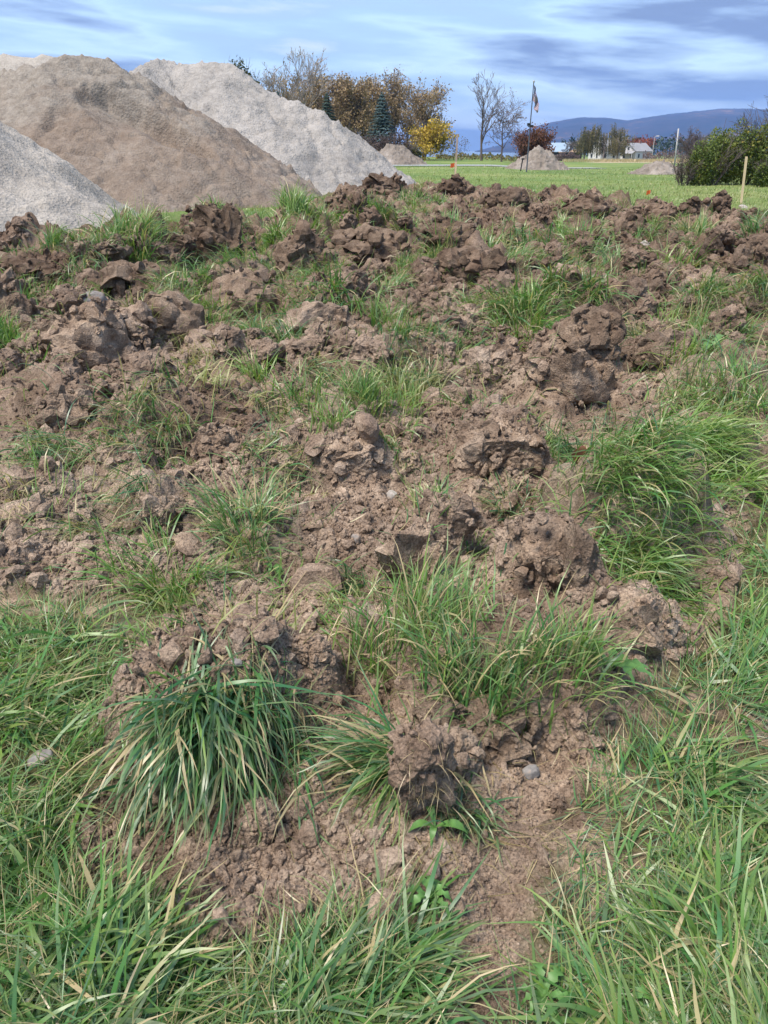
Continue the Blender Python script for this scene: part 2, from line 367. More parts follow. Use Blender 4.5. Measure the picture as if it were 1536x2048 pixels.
def dug_mask(x, y):
    r = np.hypot(x, y); s = 0.05 + 0.03 * np.minimum(r, 30)
    m = 0
    for k in range(3):
        nx = fbm2(x / (s * 4) + k * 9, y / (s * 4), 4, 11 + k) * s * 1.7; ny = fbm2(x / (s * 4), y / (s * 4) + 5 + k * 9, 4, 31 + k) * s * 1.7; nx = nx + fbm2(x * 22, y * 22, 2, 5) * 0.035 * (r < 4)
        m = m + pip(x + nx, y + ny, DUG)
    return m / 3.0
def mounds(x, y):
    h = np.zeros(x.shape); sod = np.zeros(x.shape)
    for i, (cx, cb, hw, hp, st, sd_) in enumerate(MOUNDS):
        hp = hp * (0.5 if cb < 480 else 1.0); b = on_plane(cx, cb); s = mpp(b); wdt = hw * s; H = hp * s / math.cos(math.atan2(CAMZ, b[1])) * 0.85
        dpt = wdt * 0.75; c = (b[0], b[1] + dpt * 0.75)
        near = (np.abs(x - c[0]) < wdt * 1.7) & (np.abs(y - c[1]) < dpt * 1.9)
        if not near.any(): continue
        X, Y = x[near], y[near]
        f = 1.6 / wdt
        wx = fbm2(X * f + i, Y * f, 3, 40 + i) * 0.5 * wdt; wy = fbm2(X * f, Y * f + i, 3, 90 + i) * 0.5 * dpt
        q = np.sqrt(((X - c[0] + wx) / wdt) ** 2 + ((Y - c[1] + wy) / dpt) ** 2)
        v = H * (1 - sstep(0.0, 1.0, np.clip(q, 0, 1)) ** (1 / st)) if st < 1 else H * (1 - np.clip(q, 0, 1.0) ** (st * 1.15))
        cur = h[near]; hh = np.maximum(cur, v) * 0.8 + (cur + v) * 0.2 * (v > 0) + cur * 0.2 * (v <= 0)
        h[near] = np.where(v > 0, np.maximum(cur, v) + 0.2 * np.minimum(cur, v), cur)
        sod[near] = np.where((v > cur) & (v > H * 0.25), sd_, sod[near])
    return h, sod
def grains(x, y, scale, seed, fill=0.8):
    wx = x + fbm2(x / scale * 0.8, y / scale * 0.8, 2, seed + 50) * scale * 0.45; wy = y + fbm2(x / scale * 0.8 + 7, y / scale * 0.8, 2, seed + 60) * scale * 0.45
    F1, ID, DX, DY = wor2t(wx / scale, wy / scale, seed)
    rr = 0.28 + 0.34 * ID; id2 = (ID * 977.13) % 1.0; id3 = (ID * 3571.7) % 1.0
    body = np.clip((1 - (F1 / rr) ** 3.0) * 1.8, 0, 1) ** 0.8
    top = 0.75 + ((id2 - 0.5) * DX + (id3 - 0.3) * DY) / rr * 1.1
    return body * np.clip(top, 0.1, 1.5) * rr * (ID < fill) * scale, ID
def terrain(x, y):
    r = np.hypot(x, y)
    m = dug_mask(x, y)
    near = r < 60
    z = np.zeros(x.shape); sod = np.zeros(x.shape)
    X, Y, Mk, Rr = x[near], y[near], m[near], r[near]
    mh, sd_ = mounds(X, Y)
    lump = np.clip((Rr - 2.0) / 9.0, 0.0, 1.0)
    # far clods by the hundred: two layers of broken lumps
    F1, F2, ID = wor2(X * 0.95 + fbm2(X * 1.3, Y * 1.3, 3, 5) * 0.45, Y * 0.95 + fbm2(X * 1.3 + 4, Y * 1.3, 3, 6) * 0.45, 3)
    d1 = np.clip((1 - (F1 / (0.38 + 0.38 * ID)) ** 3) * 1.3, 0, 1) * (0.15 + 0.34 * ID)
    F1b, F2b, IDb = wor2(X * 2.3 + fbm2(X * 3, Y * 3, 3, 8) * 0.5, Y * 2.3 + fbm2(X * 3 + 4, Y * 3, 3, 9) * 0.5, 13)
    d2 = np.clip((1 - (F1b / (0.34 + 0.36 * IDb)) ** 3) * 1.3, 0, 1) * (0.05 + 0.16 * IDb)
    rough = fbm2(X * 1.1, Y * 1.1, 5, 21) * 0.06 + fbm2(X * 5, Y * 5, 4, 22) * 0.022 + fbm2(X * 22, Y * 22, 3, 23) * 0.006
    ridg = (1 - np.abs(fbm2(X * 3.0, Y * 3.0, 4, 77))) ** 3 * 0.05
    g1, i1 = grains(X, Y, 0.16, 101, 0.45); g2, i2 = grains(X, Y, 0.07, 111, 0.6); g3, i3 = grains(X, Y, 0.032, 121, 0.75)
    g0, i0 = grains(X, Y, 0.34, 131, 0.5)
    patch = sstep(-0.25, 0.35, fbm2(X * 1.7, Y * 1.7, 3, 66))
    crumb = np.maximum.reduce([g1 * 0.75 * patch, g2 * 0.8 * (0.4 + 0.6 * patch), g3 * 0.8])
    crumb = crumb * (1 - 0.5 * scraped(X, Y)); rough = rough * (1 - 0.4 * scraped(X, Y))
    crumb = np.maximum(crumb, g0 * (0.5 + 0.5 * lump) * sstep(1.5, 4.0, Rr) * np.maximum(patch, 0.5 * lump))
    hs = mh + d1 * lump * 0.5 * sstep(34, 22, Rr)  + d2 * (0.35 + 0.6 * lump) * sstep(1.6, 3.0, Rr) + rough * (0.6 + 0.6 * lump) + ridg * (0.6 + 1.6 * lump) + crumb * (0.5 + 0.5 * np.clip(1 - sd_, 0, 1))
    flat = fbm2(X * 1.5, Y * 1.5, 4, 91) * 0.03 + fbm2(X * 14, Y * 14, 3, 92) * 0.01
    pit = np.zeros(X.shape)
    for (cx, cy, hw, dep) in PITS:
        c = on_plane(cx, cy); s = mpp(c) * hw
        q = np.hypot(X - c[0] + fbm2(X * 4, Y * 4, 3, 7) * s * 0.5, (Y - c[1]) / 1.2) / s
        pit = np.maximum(pit, dep * (1 - sstep(0.3, 1.2, q)))
    edge = sstep(36, 30, Rr)
    zz = (flat + (hs - flat + 0.0) * Mk) * np.where(Rr < 36, 1, 1 - sstep(36, 60, Rr)) - pit * np.maximum(Mk, 0.5)
    # in the far lumps some cells keep their turf
    turf = np.clip(sstep(0.57, 0.68, h_sel(ID, X, Y)) * lump, 0, 1)
    sd2 = np.maximum(sd_, turf)
    z[near] = zz; sod[near] = sd2
    return z + zfar(x, y), m, sod
def h_sel(ID, X, Y):
    return np.clip(0.55 * ID + 0.45 * (0.5 + 0.9 * fbm2(X * 0.55, Y * 0.55, 3, 71)), 0, 1)

# polar sheet: fine where feet and lens look, coarse elsewhere, out past the horizon
ang = np.linspace(R(62.5), R(1.0), 470)
rad = list(CAMZ / np.tan(ang)); rad = [q for q in rad if q < 9.0] + list(np.arange(9.0, 34.5, 0.125)) + [q for q in rad if q > 34.6]; rad = [0.02, 0.25, 0.45, 0.65] + rad
while rad[-1] < 10800: rad.append(rad[-1] * 1.06)
rad = np.array(rad)
azs = np.concatenate([np.linspace(-180, -47, 40, endpoint=False), np.linspace(-47, 47, 460), np.linspace(47, 180, 41)[1:]])
RR, AA = np.meshgrid(rad, np.radians(azs), indexing='ij')
GX, GY = RR * np.sin(AA), RR * np.cos(AA)
GZ, GM, GS = terrain(GX.ravel(), GY.ravel())
nr, na = GX.shape
GZ = GZ.reshape(nr, na); GM = GM.reshape(nr, na); GS = GS.reshape(nr, na)
LR = np.log(rad)
def grid_at(G, x, y):                               # read the sheet between its points
    x = np.asarray(x, float); y = np.asarray(y, float)
    lr = np.log(np.maximum(np.hypot(x, y), 0.021)); az = np.degrees(np.arctan2(x, y))
    i = np.clip(np.searchsorted(LR, lr) - 1, 0, nr - 2); j = np.clip(np.searchsorted(azs, az) - 1, 0, na - 2)
    u = np.clip((lr - LR[i]) / (LR[i + 1] - LR[i]), 0, 1); v = np.clip((az - azs[j]) / (azs[j + 1] - azs[j]), 0, 1)
    return (G[i, j] * (1 - u) + G[i + 1, j] * u) * (1 - v) + (G[i, j + 1] * (1 - u) + G[i + 1, j + 1] * u) * v
def gz(x, y): return grid_at(GZ, x, y)
def hit(px, py):                                    # first point of the ground sheet along a line of sight
    d = ray(px, py); t = np.exp(np.linspace(math.log(0.5), math.log(900), 1500)); P = d[None] * t[:, None]
    z = CAMZ + P[:, 2]; below = z < gz(P[:, 0], P[:, 1]); k = int(np.argmax(below)) if below.any() else len(t) - 1
    return np.array((P[k, 0], P[k, 1], float(gz(P[k, 0], P[k, 1]))))
soilm = np.clip(GM * (1 - GS * 0.22), 0, 1)
azd = np.degrees(AA)
fieldm = sstep(12, 26, RR) * (1 - GM)
drym = sstep(185, 200, RR + fbm2(GX * 0.05, GY * 0.05, 3, 3) * 25) * sstep(330, 280, RR) * sstep(13.5, 15, azd) * (azd < 60)
idx = np.arange(nr * na).reshape(nr, na)
quads = np.stack([idx[:-1, :-1], idx[:-1, 1:], idx[1:, 1:], idx[1:, :-1]], -1).reshape(-1, 4)[:, ::-1]
me = new_mesh('ground', np.stack([GX, GY, GZ], -1).reshape(-1, 3), [quads], GROUND,
              {'mask': np.stack([soilm, drym, fieldm, np.ones_like(soilm)], -1).reshape(-1, 4)})
link('ground', me, kind='structure')

# ---------------------------------------------------------------- grass blades
def blades(P, az, th0, th1, L, W, seg, rng, clampz=None, tint=None, dry=None, lay=0.02, bend=1.3):
    n = len(P); t = np.linspace(0, 1, seg + 1)
    tm = (t[:-1] + t[1:]) / 2
    th = th0[:, None] + (th1 - th0)[:, None] * tm[None] ** bend
    azs_ = az[:, None] + np.cumsum(rng.normal(0, 0.10, (n, seg)), 1)
    st = (L / seg)[:, None]
    dx = np.sin(th) * np.cos(azs_) * st; dy = np.sin(th) * np.sin(azs_) * st; dz = np.cos(th) * st
    z0 = np.zeros((n, 1))
    X = P[:, :1] + np.concatenate([z0, np.cumsum(dx, 1)], 1); Y = P[:, 1:2] + np.concatenate([z0, np.cumsum(dy, 1)], 1); Z = P[:, 2:3] + np.concatenate([z0, np.cumsum(dz, 1)], 1)
    if clampz is not None:
        g = clampz(X.ravel(), Y.ravel()).reshape(X.shape)
        Z = np.maximum(Z, g + 0.003 + rng.uniform(0, lay, (n, 1)) * t[None])
    tw = rng.normal(0, 0.7, n)
    sx = -np.sin(az) * np.cos(tw); sy = np.cos(az) * np.cos(tw); sz = np.sin(tw)
    wp = np.minimum(1, (1 - t) * 1.9) ** 0.75 * (0.65 + 0.35 * np.minimum(1, t * 4)); hw = W[:, None] * 0.5 * wp[None]
    Lx = np.stack([X - sx[:, None] * hw, Y - sy[:, None] * hw, Z - sz[:, None] * hw], -1); Rx = np.stack([X + sx[:, None] * hw, Y + sy[:, None] * hw, Z + sz[:, None] * hw], -1)
    k = 2 * seg + 1; V = np.empty((n, k, 3)); V[:, 0:2 * seg:2] = Lx[:, :seg]; V[:, 1:2 * seg:2] = Rx[:, :seg]; V[:, -1] = np.stack([X[:, -1], Y[:, -1], Z[:, -1]], -1)
    b = (np.arange(n) * k)[:, None]
    Q = np.concatenate([np.stack([b + 2 * i, b + 2 * i + 1, b + 2 * i + 3, b + 2 * i + 2], -1).reshape(-1, 4) for i in range(seg - 1)]) if seg > 1 else np.zeros((0, 4), int)
    T = np.concatenate([b + 2 * seg - 2, b + 2 * seg - 1, b + 2 * seg], 1)
    A = np.ones((n, k, 4)); A[..., 0] = np.clip(tint, 0, 1)[:, None]; tt = np.repeat(t[:seg], 2); A[..., 1] = np.concatenate([tt, [1]])[None]; A[..., 2] = np.clip(dry, 0, 1)[:, None]
    return V.reshape(-1, 3), Q, T, A.reshape(-1, 4)

# ---------------------------------------------------------------- lake, hills, drive
LAKE = mat_plain('lake_water', (0.05, 0.075, 0.10), 0.12, 0.1, 0.02, 0.0, 0.5)
b = MB(); b.poly((-7000, 470, -11.5), (7000, 470, -11.5), (7000, 9000, -11.5), (-7000, 9000, -11.5))
link('lake', b.build('lake', LAKE), kind='structure')
RIDGE_PX = [(840, 314), (900, 311), (950, 303), (1000, 291), (1035, 272), (1065, 256), (1100, 247), (1160, 237), (1215, 238), (1255, 243), (1290, 238), (1335, 230), (1380, 225), (1440, 219), (1490, 219), (1536, 221), (1700, 216), (1900, 226), (2300, 232)]
RA = [math.degrees(math.atan2(*ray(px, py)[:2])) for px, py in RIDGE_PX]
RE = [ray(px, py)[2] / np.hypot(*ray(px, py)[:2]) for px, py in RIDGE_PX]
def hills():
    az = np.linspace(3.0, 62, 260); rr = np.concatenate([np.linspace(3600, 8200, 80), np.linspace(8400, 10500, 10)])
    A, Q = np.meshgrid(az, rr, indexing='ij'); X, Y = Q * np.sin(np.radians(A)), Q * np.cos(np.radians(A))
    E = np.interp(A, RA, RE); top = E * 8000 + 3
    prof = sstep(3700, 8050, Q) ** 1.15 * sstep(11500, 8300, Q)
    lob = (1 - np.abs(fbm2(X / 900, Y / 900, 4, 5))) - 0.75
    Z = -14 + (top + 14) * prof * (1 + 0.0 * lob) + lob * 110 * np.clip(np.sin(np.clip(prof, 0, 1) * math.pi), 0, 1) * np.clip(top / 200, 0, 1)
    Z += fbm2(X / 45, Y / 45, 2, 9) * 5 * np.clip(prof * 4, 0, 1)
    n, m = X.shape; i = np.arange(n * m).reshape(n, m)
    N = Nodes('hill_woods'); p = N.pos(); n1 = N.noise(p, 0.0016, 6, 0.65); n2 = N.noise(p, 0.010, 5, 0.75)
    c = N.ramp(N.math('ADD', N.math('MULTIPLY', n1, 0.5), N.math('MULTIPLY', n2, 0.5)),
               [(0.36, (0.008, 0.016, 0.022)), (0.46, (0.020, 0.022, 0.034)), (0.55, (0.040, 0.034, 0.042)), (0.64, (0.20, 0.11, 0.06)), (0.70, (0.30, 0.25, 0.16))])
    N.bsdf(c, 1.0, None, 0.0)
    link('hills', new_mesh('hills', np.stack([X, Y, Z], -1).reshape(-1, 3), [np.stack([i[:-1, :-1], i[1:, :-1], i[1:, 1:], i[:-1, 1:]], -1).reshape(-1, 4)], N.m), kind='structure')
hills()
def strip(name, mat, x0, x1, y0, y1, lift, nx=40, ny=6, wob=0.8):
    u, v = np.meshgrid(np.linspace(0, 1, nx), np.linspace(0, 1, ny), indexing='ij'); X = x0 + (x1 - x0) * u
    Y = y0 + (y1 - y0) * v + fbm2(X * 0.12, v * 3, 2, 4) * wob; i = np.arange(nx * ny).reshape(nx, ny)
    link(name, new_mesh(name, np.stack([X, Y, gz(X, Y) + lift], -1).reshape(-1, 3), [np.stack([i[:-1, :-1], i[1:, :-1], i[1:, 1:], i[:-1, 1:]], -1).reshape(-1, 4)], mat), kind='structure')
strip('gravel_drive', mat_plain('drive_gravel', (0.23, 0.25, 0.24), 0.9, 0.2, 2.0), -14, 24, 87, 95, 0.05)

# ---------------------------------------------------------------- gravel and sand piles
def pile(name, label, ridge, slope, mat, seed, res, group=None, rough=0.10, round_=0.5, scoop=None, lump=0.0, steps=0.0, cat='gravel pile'):
    rg = np.array(ridge); m = rg[:, 2].max() / slope + 1.5
    x0, y0 = rg[:, 0].min() - m, rg[:, 1].min() - m; x1, y1 = rg[:, 0].max() + m, rg[:, 1].max() + m
    xs = np.arange(x0, x1, res); ys = np.arange(y0, y1, res); X, Y = np.meshgrid(xs, ys, indexing='ij')
    wx = fbm2(X * 0.35, Y * 0.35, 3, seed) * 0.9; wy = fbm2(X * 0.35 + 9, Y * 0.35, 3, seed + 1) * 0.9
    best = np.full(X.shape, -1e9); along = np.zeros(X.shape); dist = np.zeros(X.shape); acc = 0
    for k in range(max(1, len(rg) - 1)):
        a = rg[k]; b_ = rg[min(k + 1, len(rg) - 1)]; d = b_[:2] - a[:2]; L2 = max(d @ d, 1e-6)
        t = np.clip(((X + wx - a[0]) * d[0] + (Y + wy - a[1]) * d[1]) / L2, 0, 1)
        q = np.hypot(X + wx - a[0] - t * d[0], Y + wy - a[1] - t * d[1]); ht = a[2] + (b_[2] - a[2]) * t - slope * (np.sqrt(q * q + round_ ** 2) - round_)
        up = ht > best; along = np.where(up, acc + t * math.sqrt(L2), along); dist = np.where(up, q, dist); best = np.where(up, ht, best); acc += math.sqrt(L2)
    h = best.copy()
    flow = fbm2(along * 2.2 + fbm2(X * 0.5, Y * 0.5, 2, seed + 15), dist * 0.12, 3, seed + 14) * rough * 0.7 + fbm2(along * 1.1 + fbm2(X * 0.4, Y * 0.4, 2, seed + 5) * 2, dist * 0.22, 4, seed + 2) * rough * 1.3 + fbm2(along * 4, dist * 0.8, 3, seed + 3) * rough * 0.5
    gr = fbm2(X * 2.6, Y * 2.6, 4, seed + 6, 0.62) * rough * 0.9
    F1, F2, ID = wor2(X * 2.2, Y * 2.2, seed + 7); st = np.clip(0.30 * ID - F1, 0, 1) * 0.5 * (ID > 0.55)
    F1b, _, IDb = wor2(X * 5, Y * 5, seed + 8); st = np.maximum(st, np.clip(0.32 * IDb - F1b, 0, 1) * 0.25 * (IDb > 0.4))
    bigl = fbm2(X * 0.55, Y * 0.55, 3, seed + 9) * lump
    soft = np.zeros(X.shape)
    if scoop is not None:
        for (cx, cy, rx, ry, an, dep) in scoop:
            ca, sa = math.cos(an), math.sin(an); u = ((X - cx) * ca + (Y - cy) * sa) / rx + fbm2(X, Y, 3, 3) * 0.15; v = (-(X - cx) * sa + (Y - cy) * ca) / ry + fbm2(X, Y + 5, 3, 3) * 0.15
            k = 1 - sstep(0.86, 1.0, np.hypot(u, v)); h -= dep * k * np.clip(0.55 + 0.75 * v, 0.05, 2); soft = np.maximum(soft, k)
    if steps:                                       # slumped lips below the crest
        ph = dist * 0.8 + fbm2(X * 0.5, Y * 0.5, 3, seed + 12) * 1.6
        h -= steps * sstep(0.75, 1.0, ph - np.floor(ph)) * sstep(0.4, 1.2, dist) * (fbm2(along * 0.5, dist * 0.3, 2, seed + 13) > 0.0)
    bl = np.abs(fbm2(X * 1.3 + wx, Y * 1.3 + wy, 4, seed + 16)); gr = gr - np.clip(0.16 - bl, 0, 1) * rough * 2.2 * (fbm2(X * 0.6, Y * 0.6, 2, seed + 17) > -0.1)
    h += (flow + gr + st * rough * 9) * (1 - 0.85 * soft) + bigl * sstep(0.3, 2.0, h)
    keep = h > -0.6
    i = np.arange(X.size).reshape(X.shape); Q = np.stack([i[:-1, :-1], i[1:, :-1], i[1:, 1:], i[:-1, 1:]], -1).reshape(-1, 4)
    Q = Q[keep.ravel()[Q].any(1)]; used = np.unique(Q); rm = np.full(X.size, -1); rm[used] = np.arange(len(used))
    c = np.array((rg[:, 0].mean(), rg[:, 1].mean(), 0.0))
    V = np.stack([X.ravel(), Y.ravel(), h.ravel()], -1)[used]
    V[:, 2] += np.where(np.hypot(V[:, 0], V[:, 1]) > 60, 0, 0)
    V -= c; c[2] = float(gz(c[0], c[1])) if c[1] > 55 else 0.0
    return thing(name, label, cat, c, group, data=new_mesh(name, V, [rm[Q]], mat))
GREY = mat_gravel('grey_gravel', ((0.235, 0.216, 0.19), (0.315, 0.293, 0.26), (0.39, 0.363, 0.322)), 16, 0.04)
PALE = mat_gravel('pale_gravel', ((0.205, 0.194, 0.180), (0.285, 0.272, 0.253), (0.355, 0.338, 0.315)), 13, 0.05)
SAND = mat_gravel('brown_sand', ((0.140, 0.108, 0.084), (0.190, 0.155, 0.125), (0.25, 0.215, 0.18)), 14, 0.035, ((0.165, 0.145, 0.122), (0.255, 0.232, 0.20)))
def rp(*P): return [tuple(at_y(px, py, Y)) for px, py, Y in P]
pile('gravel_pile', 'near grey gravel pile cut by the left edge of the picture, lowest of the heaps', [(-15.5, 20.0, 4.1), (-12.4, 18.8, 3.85)], 0.64, GREY, 10, 0.075, rough=0.10)
pile('sand_pile', 'brown sand pile with a smooth slumped face, in front of the pale ridge',
     rp((-60, 150, 29.5), (70, 140, 29), (130, 124, 29), (200, 122, 29), (260, 140, 29.5), (310, 190, 29.5), (392, 266, 27.5), (415, 300, 26.5)), 0.60, SAND, 30, 0.08, rough=0.13, round_=0.2,
     scoop=[(-7.6, 26.5, 2.5, 1.2, -0.32, 0.75)], lump=0.12, steps=0.12, cat='sand pile')
pile('gravel_pile', 'pale flat topped gravel ridge sloping down to the right behind the brown sand pile',
     rp((240, 150, 36), (290, 122, 36), (340, 119, 37), (440, 128, 37), (452, 150, 36), (500, 178, 36), (560, 198, 36), (620, 214, 36), (660, 240, 36.5), (706, 292, 37.5), (752, 342, 38.5)), 0.66, PALE, 50, 0.095, rough=0.14, round_=0.2, lump=0.05, steps=0.16)
pile('gravel_pile', 'distant grey gravel crest showing over the top of the brown sand pile', rp((-500, 118, 42), (-200, 112, 42), (0, 110, 41), (185, 118, 41)), 0.68, GREY, 70, 0.2, rough=0.09)
DIRT = mat_gravel('heaped_dirt', ((0.125, 0.106, 0.088), (0.20, 0.174, 0.148), (0.31, 0.28, 0.25)), 3.0, 0.14)
def heap(label, cx, base, hw, top, Y, seed):
    p = at_y(cx, base, Y); s = mpp(p); t_ = [(cx - hw * 0.35, top + 10), (cx, top), (cx + hw * 0.25, top + 6)]
    z0 = float(gz(p[0], p[1]))
    r = [(at_y(x, y, Y)[0], Y, at_y(x, y, Y)[2] - z0) for x, y in t_]
    o = pile('dirt_heap', label, r, 0.62, DIRT, seed, 0.09, None, 0.26, 0.3, None, 0.40, cat='dirt heap')
    return o
heap('grey brown dirt heap in front of the shrubs beside the yellow tree', 792, 322, 48, 291, 97, 81)
heap('dirt heap by the flagpole, in front of the russet tree', 1072, 332, 47, 299, 80, 83)
heap('dirt heap standing in the field left of the hedge', 1316, 348, 42, 315, 60, 85)

# ---------------------------------------------------------------- trees and shrubs
BARK = mat_plain('bark', (0.115, 0.095, 0.085), 0.9, 0.3, 2.5); BARKL = mat_plain('pale_bark', (0.30, 0.26, 0.23), 0.9, 0.3, 2.5)
def skeleton(rng, H, tr, levels, first=0.3, ang=0.6, ratio=0.6, kids=(8, 6, 5, 3), tropism=0.25, wob=0.12, minr=0.012, multi=1, spread=0.0, shrink=0.0):
    segs = []; tips = []
    def grow(p, d, L, r, lev):
        n = 5 if lev == 0 else (4 if lev < 2 else 2); pts = [p]; rs = [r]; dd = d
        for i in range(n):
            dd = dd + rng.normal(0, wob * (0.4 if lev == 0 else 1), 3) + np.array((0, 0, tropism * (0.25 if lev else 0)))
            dd = dd / np.linalg.norm(dd); p = p + dd * L / n; pts.append(p); rs.append(max(minr, r * (1 - 0.75 * (i + 1) / n)))
        segs.append((pts, rs, lev))
        if lev >= levels: tips.append(np.array(pts[1:])); return
        for k in range(kids[min(lev, len(kids) - 1)]):
            f = first + (1 - first) * (k + rng.rand()) / kids[min(lev, len(kids) - 1)] if lev == 0 else 0.2 + 0.8 * rng.rand()
            f = min(f, 0.98); i = int(f * n); q = pts[i] + (pts[min(i + 1, n)] - pts[i]) * (f * n - i)
            base = pts[min(i + 1, n)] - pts[i]; base = base / np.linalg.norm(base)
            per = np.cross(base, rng.normal(size=3)); per /= np.linalg.norm(per)
            a = ang * rng.uniform(0.7, 1.3); nd = base * math.cos(a) + per * math.sin(a)
            ll = L * ratio * rng.uniform(0.7, 1.15) * (1 - shrink * f if lev == 0 else 1)
            grow(q, nd, ll, max(minr, rs[i] * 0.55), lev + 1)
    for m_ in range(multi):
        a = rng.uniform(0, 6.28); d = np.array((math.cos(a) * spread, math.sin(a) * spread, 1.0)); d /= np.linalg.norm(d)
        grow(np.array((math.cos(a) * 0.15 * (multi > 1), math.sin(a) * 0.15 * (multi > 1), -0.2)), d, H * rng.uniform(0.85, 1.0) if multi > 1 else H, tr, 0)
    return segs, tips
def wood_mesh(name, segs, mat, lo=0, hi=9, k0=6):
    b = MB()
    for pts, rs, lev in segs:
        if lo <= lev <= hi: b.tube(pts, rs, k0 if lev == 0 else (4 if lev == 1 else 3), cap=False)
    return b.build(name, mat, True)
def leaf_quads(P, size, rng, tint, flat=0.0, asp=0.6):
    n = len(P); a = rng.normal(size=(n, 3)); a[:, 2] *= 1 - flat; a /= np.linalg.norm(a, axis=1)[:, None]
    c = np.cross(a, rng.normal(size=(n, 3))); c /= np.linalg.norm(c, axis=1)[:, None]
    s = (size * rng.uniform(0.6, 1.3, n))[:, None]; a = a * s / 2; c = c * s / 2 * asp
    V = np.stack([P - a, P + c - a * 0.1, P + a, P - c - a * 0.1], 1); Q = np.arange(n * 4).reshape(n, 4)
    A = np.ones((n, 4, 4)); A[..., 0] = np.clip(tint, 0, 1)[:, None]
    return V.reshape(-1, 3), Q, A.reshape(-1, 4)
def leaf_mesh(name, P, size, rng, mat, tint, flat=0.0, asp=0.6):
    V, Q, A = leaf_quads(P, size, rng, tint, flat, asp); return new_mesh(name, V, [Q], mat, {'leaf': A}, False)
def tip_points(tips, n, rng, jit):
    T = np.concatenate(tips); P = T[rng.randint(0, len(T), n)] + rng.normal(0, jit, (n, 3)); return P
LG = mat_leaf('golden_leaves', [(0, (0.16, 0.12, 0.078)), (0.5, (0.29, 0.21, 0.115)), (1, (0.40, 0.295, 0.15))])
LY = mat_leaf('yellow_leaves', [(0, (0.20, 0.15, 0.02)), (0.5, (0.46, 0.33, 0.045)), (1, (0.62, 0.47, 0.10))])
LR_ = mat_leaf('russet_leaves', [(0, (0.07, 0.035, 0.028)), (0.6, (0.15, 0.065, 0.04)), (1, (0.27, 0.12, 0.045))])
LRED = mat_leaf('red_leaves', [(0, (0.15, 0.035, 0.02)), (0.6, (0.27, 0.065, 0.035)), (1, (0.36, 0.11, 0.05))])
LW = mat_leaf('willow_leaves', [(0, (0.060, 0.066, 0.025)), (0.5, (0.125, 0.12, 0.045)), (1, (0.24, 0.20, 0.085))])
LO = mat_leaf('olive_leaves', [(0, (0.035, 0.045, 0.015)), (0.5, (0.080, 0.085, 0.025)), (1, (0.17, 0.145, 0.04))])
LS = mat_leaf('spruce_needles', [(0, (0.012, 0.028, 0.026)), (0.5, (0.030, 0.058, 0.056)), (1, (0.070, 0.115, 0.115))], 0.05)
LD = mat_leaf('dark_spruce_needles', [(0, (0.010, 0.022, 0.018)), (0.5, (0.022, 0.042, 0.032)), (1, (0.045, 0.075, 0.055))], 0.05)
LH = mat_leaf('hedge_leaves', [(0, (0.035, 0.055, 0.016)), (0.4, (0.095, 0.140, 0.030)), (0.8, (0.19, 0.225, 0.045)), (1, (0.34, 0.27, 0.06))])
LM = mat_leaf('mauve_twig_leaves', [(0, (0.055, 0.042, 0.040)), (0.6, (0.12, 0.088, 0.080)), (1, (0.20, 0.15, 0.12))])
def spot(px, Y, z=None):
    x = at_y(px, 320, Y)[0]; return (x, Y, float(gz(x, Y)) if z is None else z)
def zt(px, py, Y): return float(at_y(px, py, Y)[2])
def tree(name, label, px, Y, top, seed, hw, leaf=None, nleaf=0, lsize=0.3, bark=None, group=None, jit=0.3, parts=None, tintf=None, **sk):
    rng = np.random.RandomState(seed); p = spot(px, Y); H = zt(px, top, Y) - p[2]
    segs, tips = skeleton(rng, H * sk.pop('hf', 0.9), sk.pop('tr', H * 0.016), sk.pop('levels', 3), **sk)
    A = np.concatenate([np.array(s_[0]) for s_ in segs]); wx = np.percentile(np.abs(A[:, :2]), 97); k = hw * mpp(np.array(p)) / wx; kz = H / A[:, 2].max()
    segs = [([q * np.array((k, k, kz)) for q in pts], rs, lv) for pts, rs, lv in segs]; tips = [t * np.array((k, k, kz)) for t in tips]
    t = thing(name, label, 'tree', p, group)
    link('trunk', wood_mesh('trunk', segs, bark or BARK, 0, 1), t)
    link('branches', wood_mesh('branches', segs, bark or BARK, 2, 9), t, kind='stuff')
    if leaf is not None:
        P = tip_points(tips, nleaf, rng, jit); tint = 0.5 + 0.5 * fbm3(P * 0.55 + seed, 2, seed % 50) + rng.normal(0, 0.17, nleaf)
        link('crown', leaf_mesh('crown', P, lsize, rng, leaf, tint), t)
    return t
UP = dict(levels=4, first=0.22, ang=0.50, ratio=0.52, kids=(11, 6, 4, 2), tropism=0.5, shrink=0.35)
tree('bare_tree', 'taller leafless tree of the pair left of the flagpole', 963, 131, 134, 3, 36, minr=0.018, **UP)
tree('bare_tree', 'shorter spreading tree of the pair left of the flagpole with a few last leaves', 1003, 129, 174, 5, 40, leaf=LR_, nleaf=260, lsize=0.22, minr=0.020, levels=4, first=0.28, ang=0.75, ratio=0.55, kids=(11, 6, 4, 2), tropism=0.3, shrink=0.3)
tree('bare_tree', 'pale leafless tree rising behind the pale gravel ridge', 570, 118, 94, 9, 74, bark=BARKL, leaf=LG, nleaf=420, lsize=0.25, minr=0.024, levels=4, first=0.2, ang=0.5, ratio=0.5, kids=(8, 6, 4, 3), tropism=0.5, multi=3, spread=0.3)
rngg = np.random.RandomState(77)
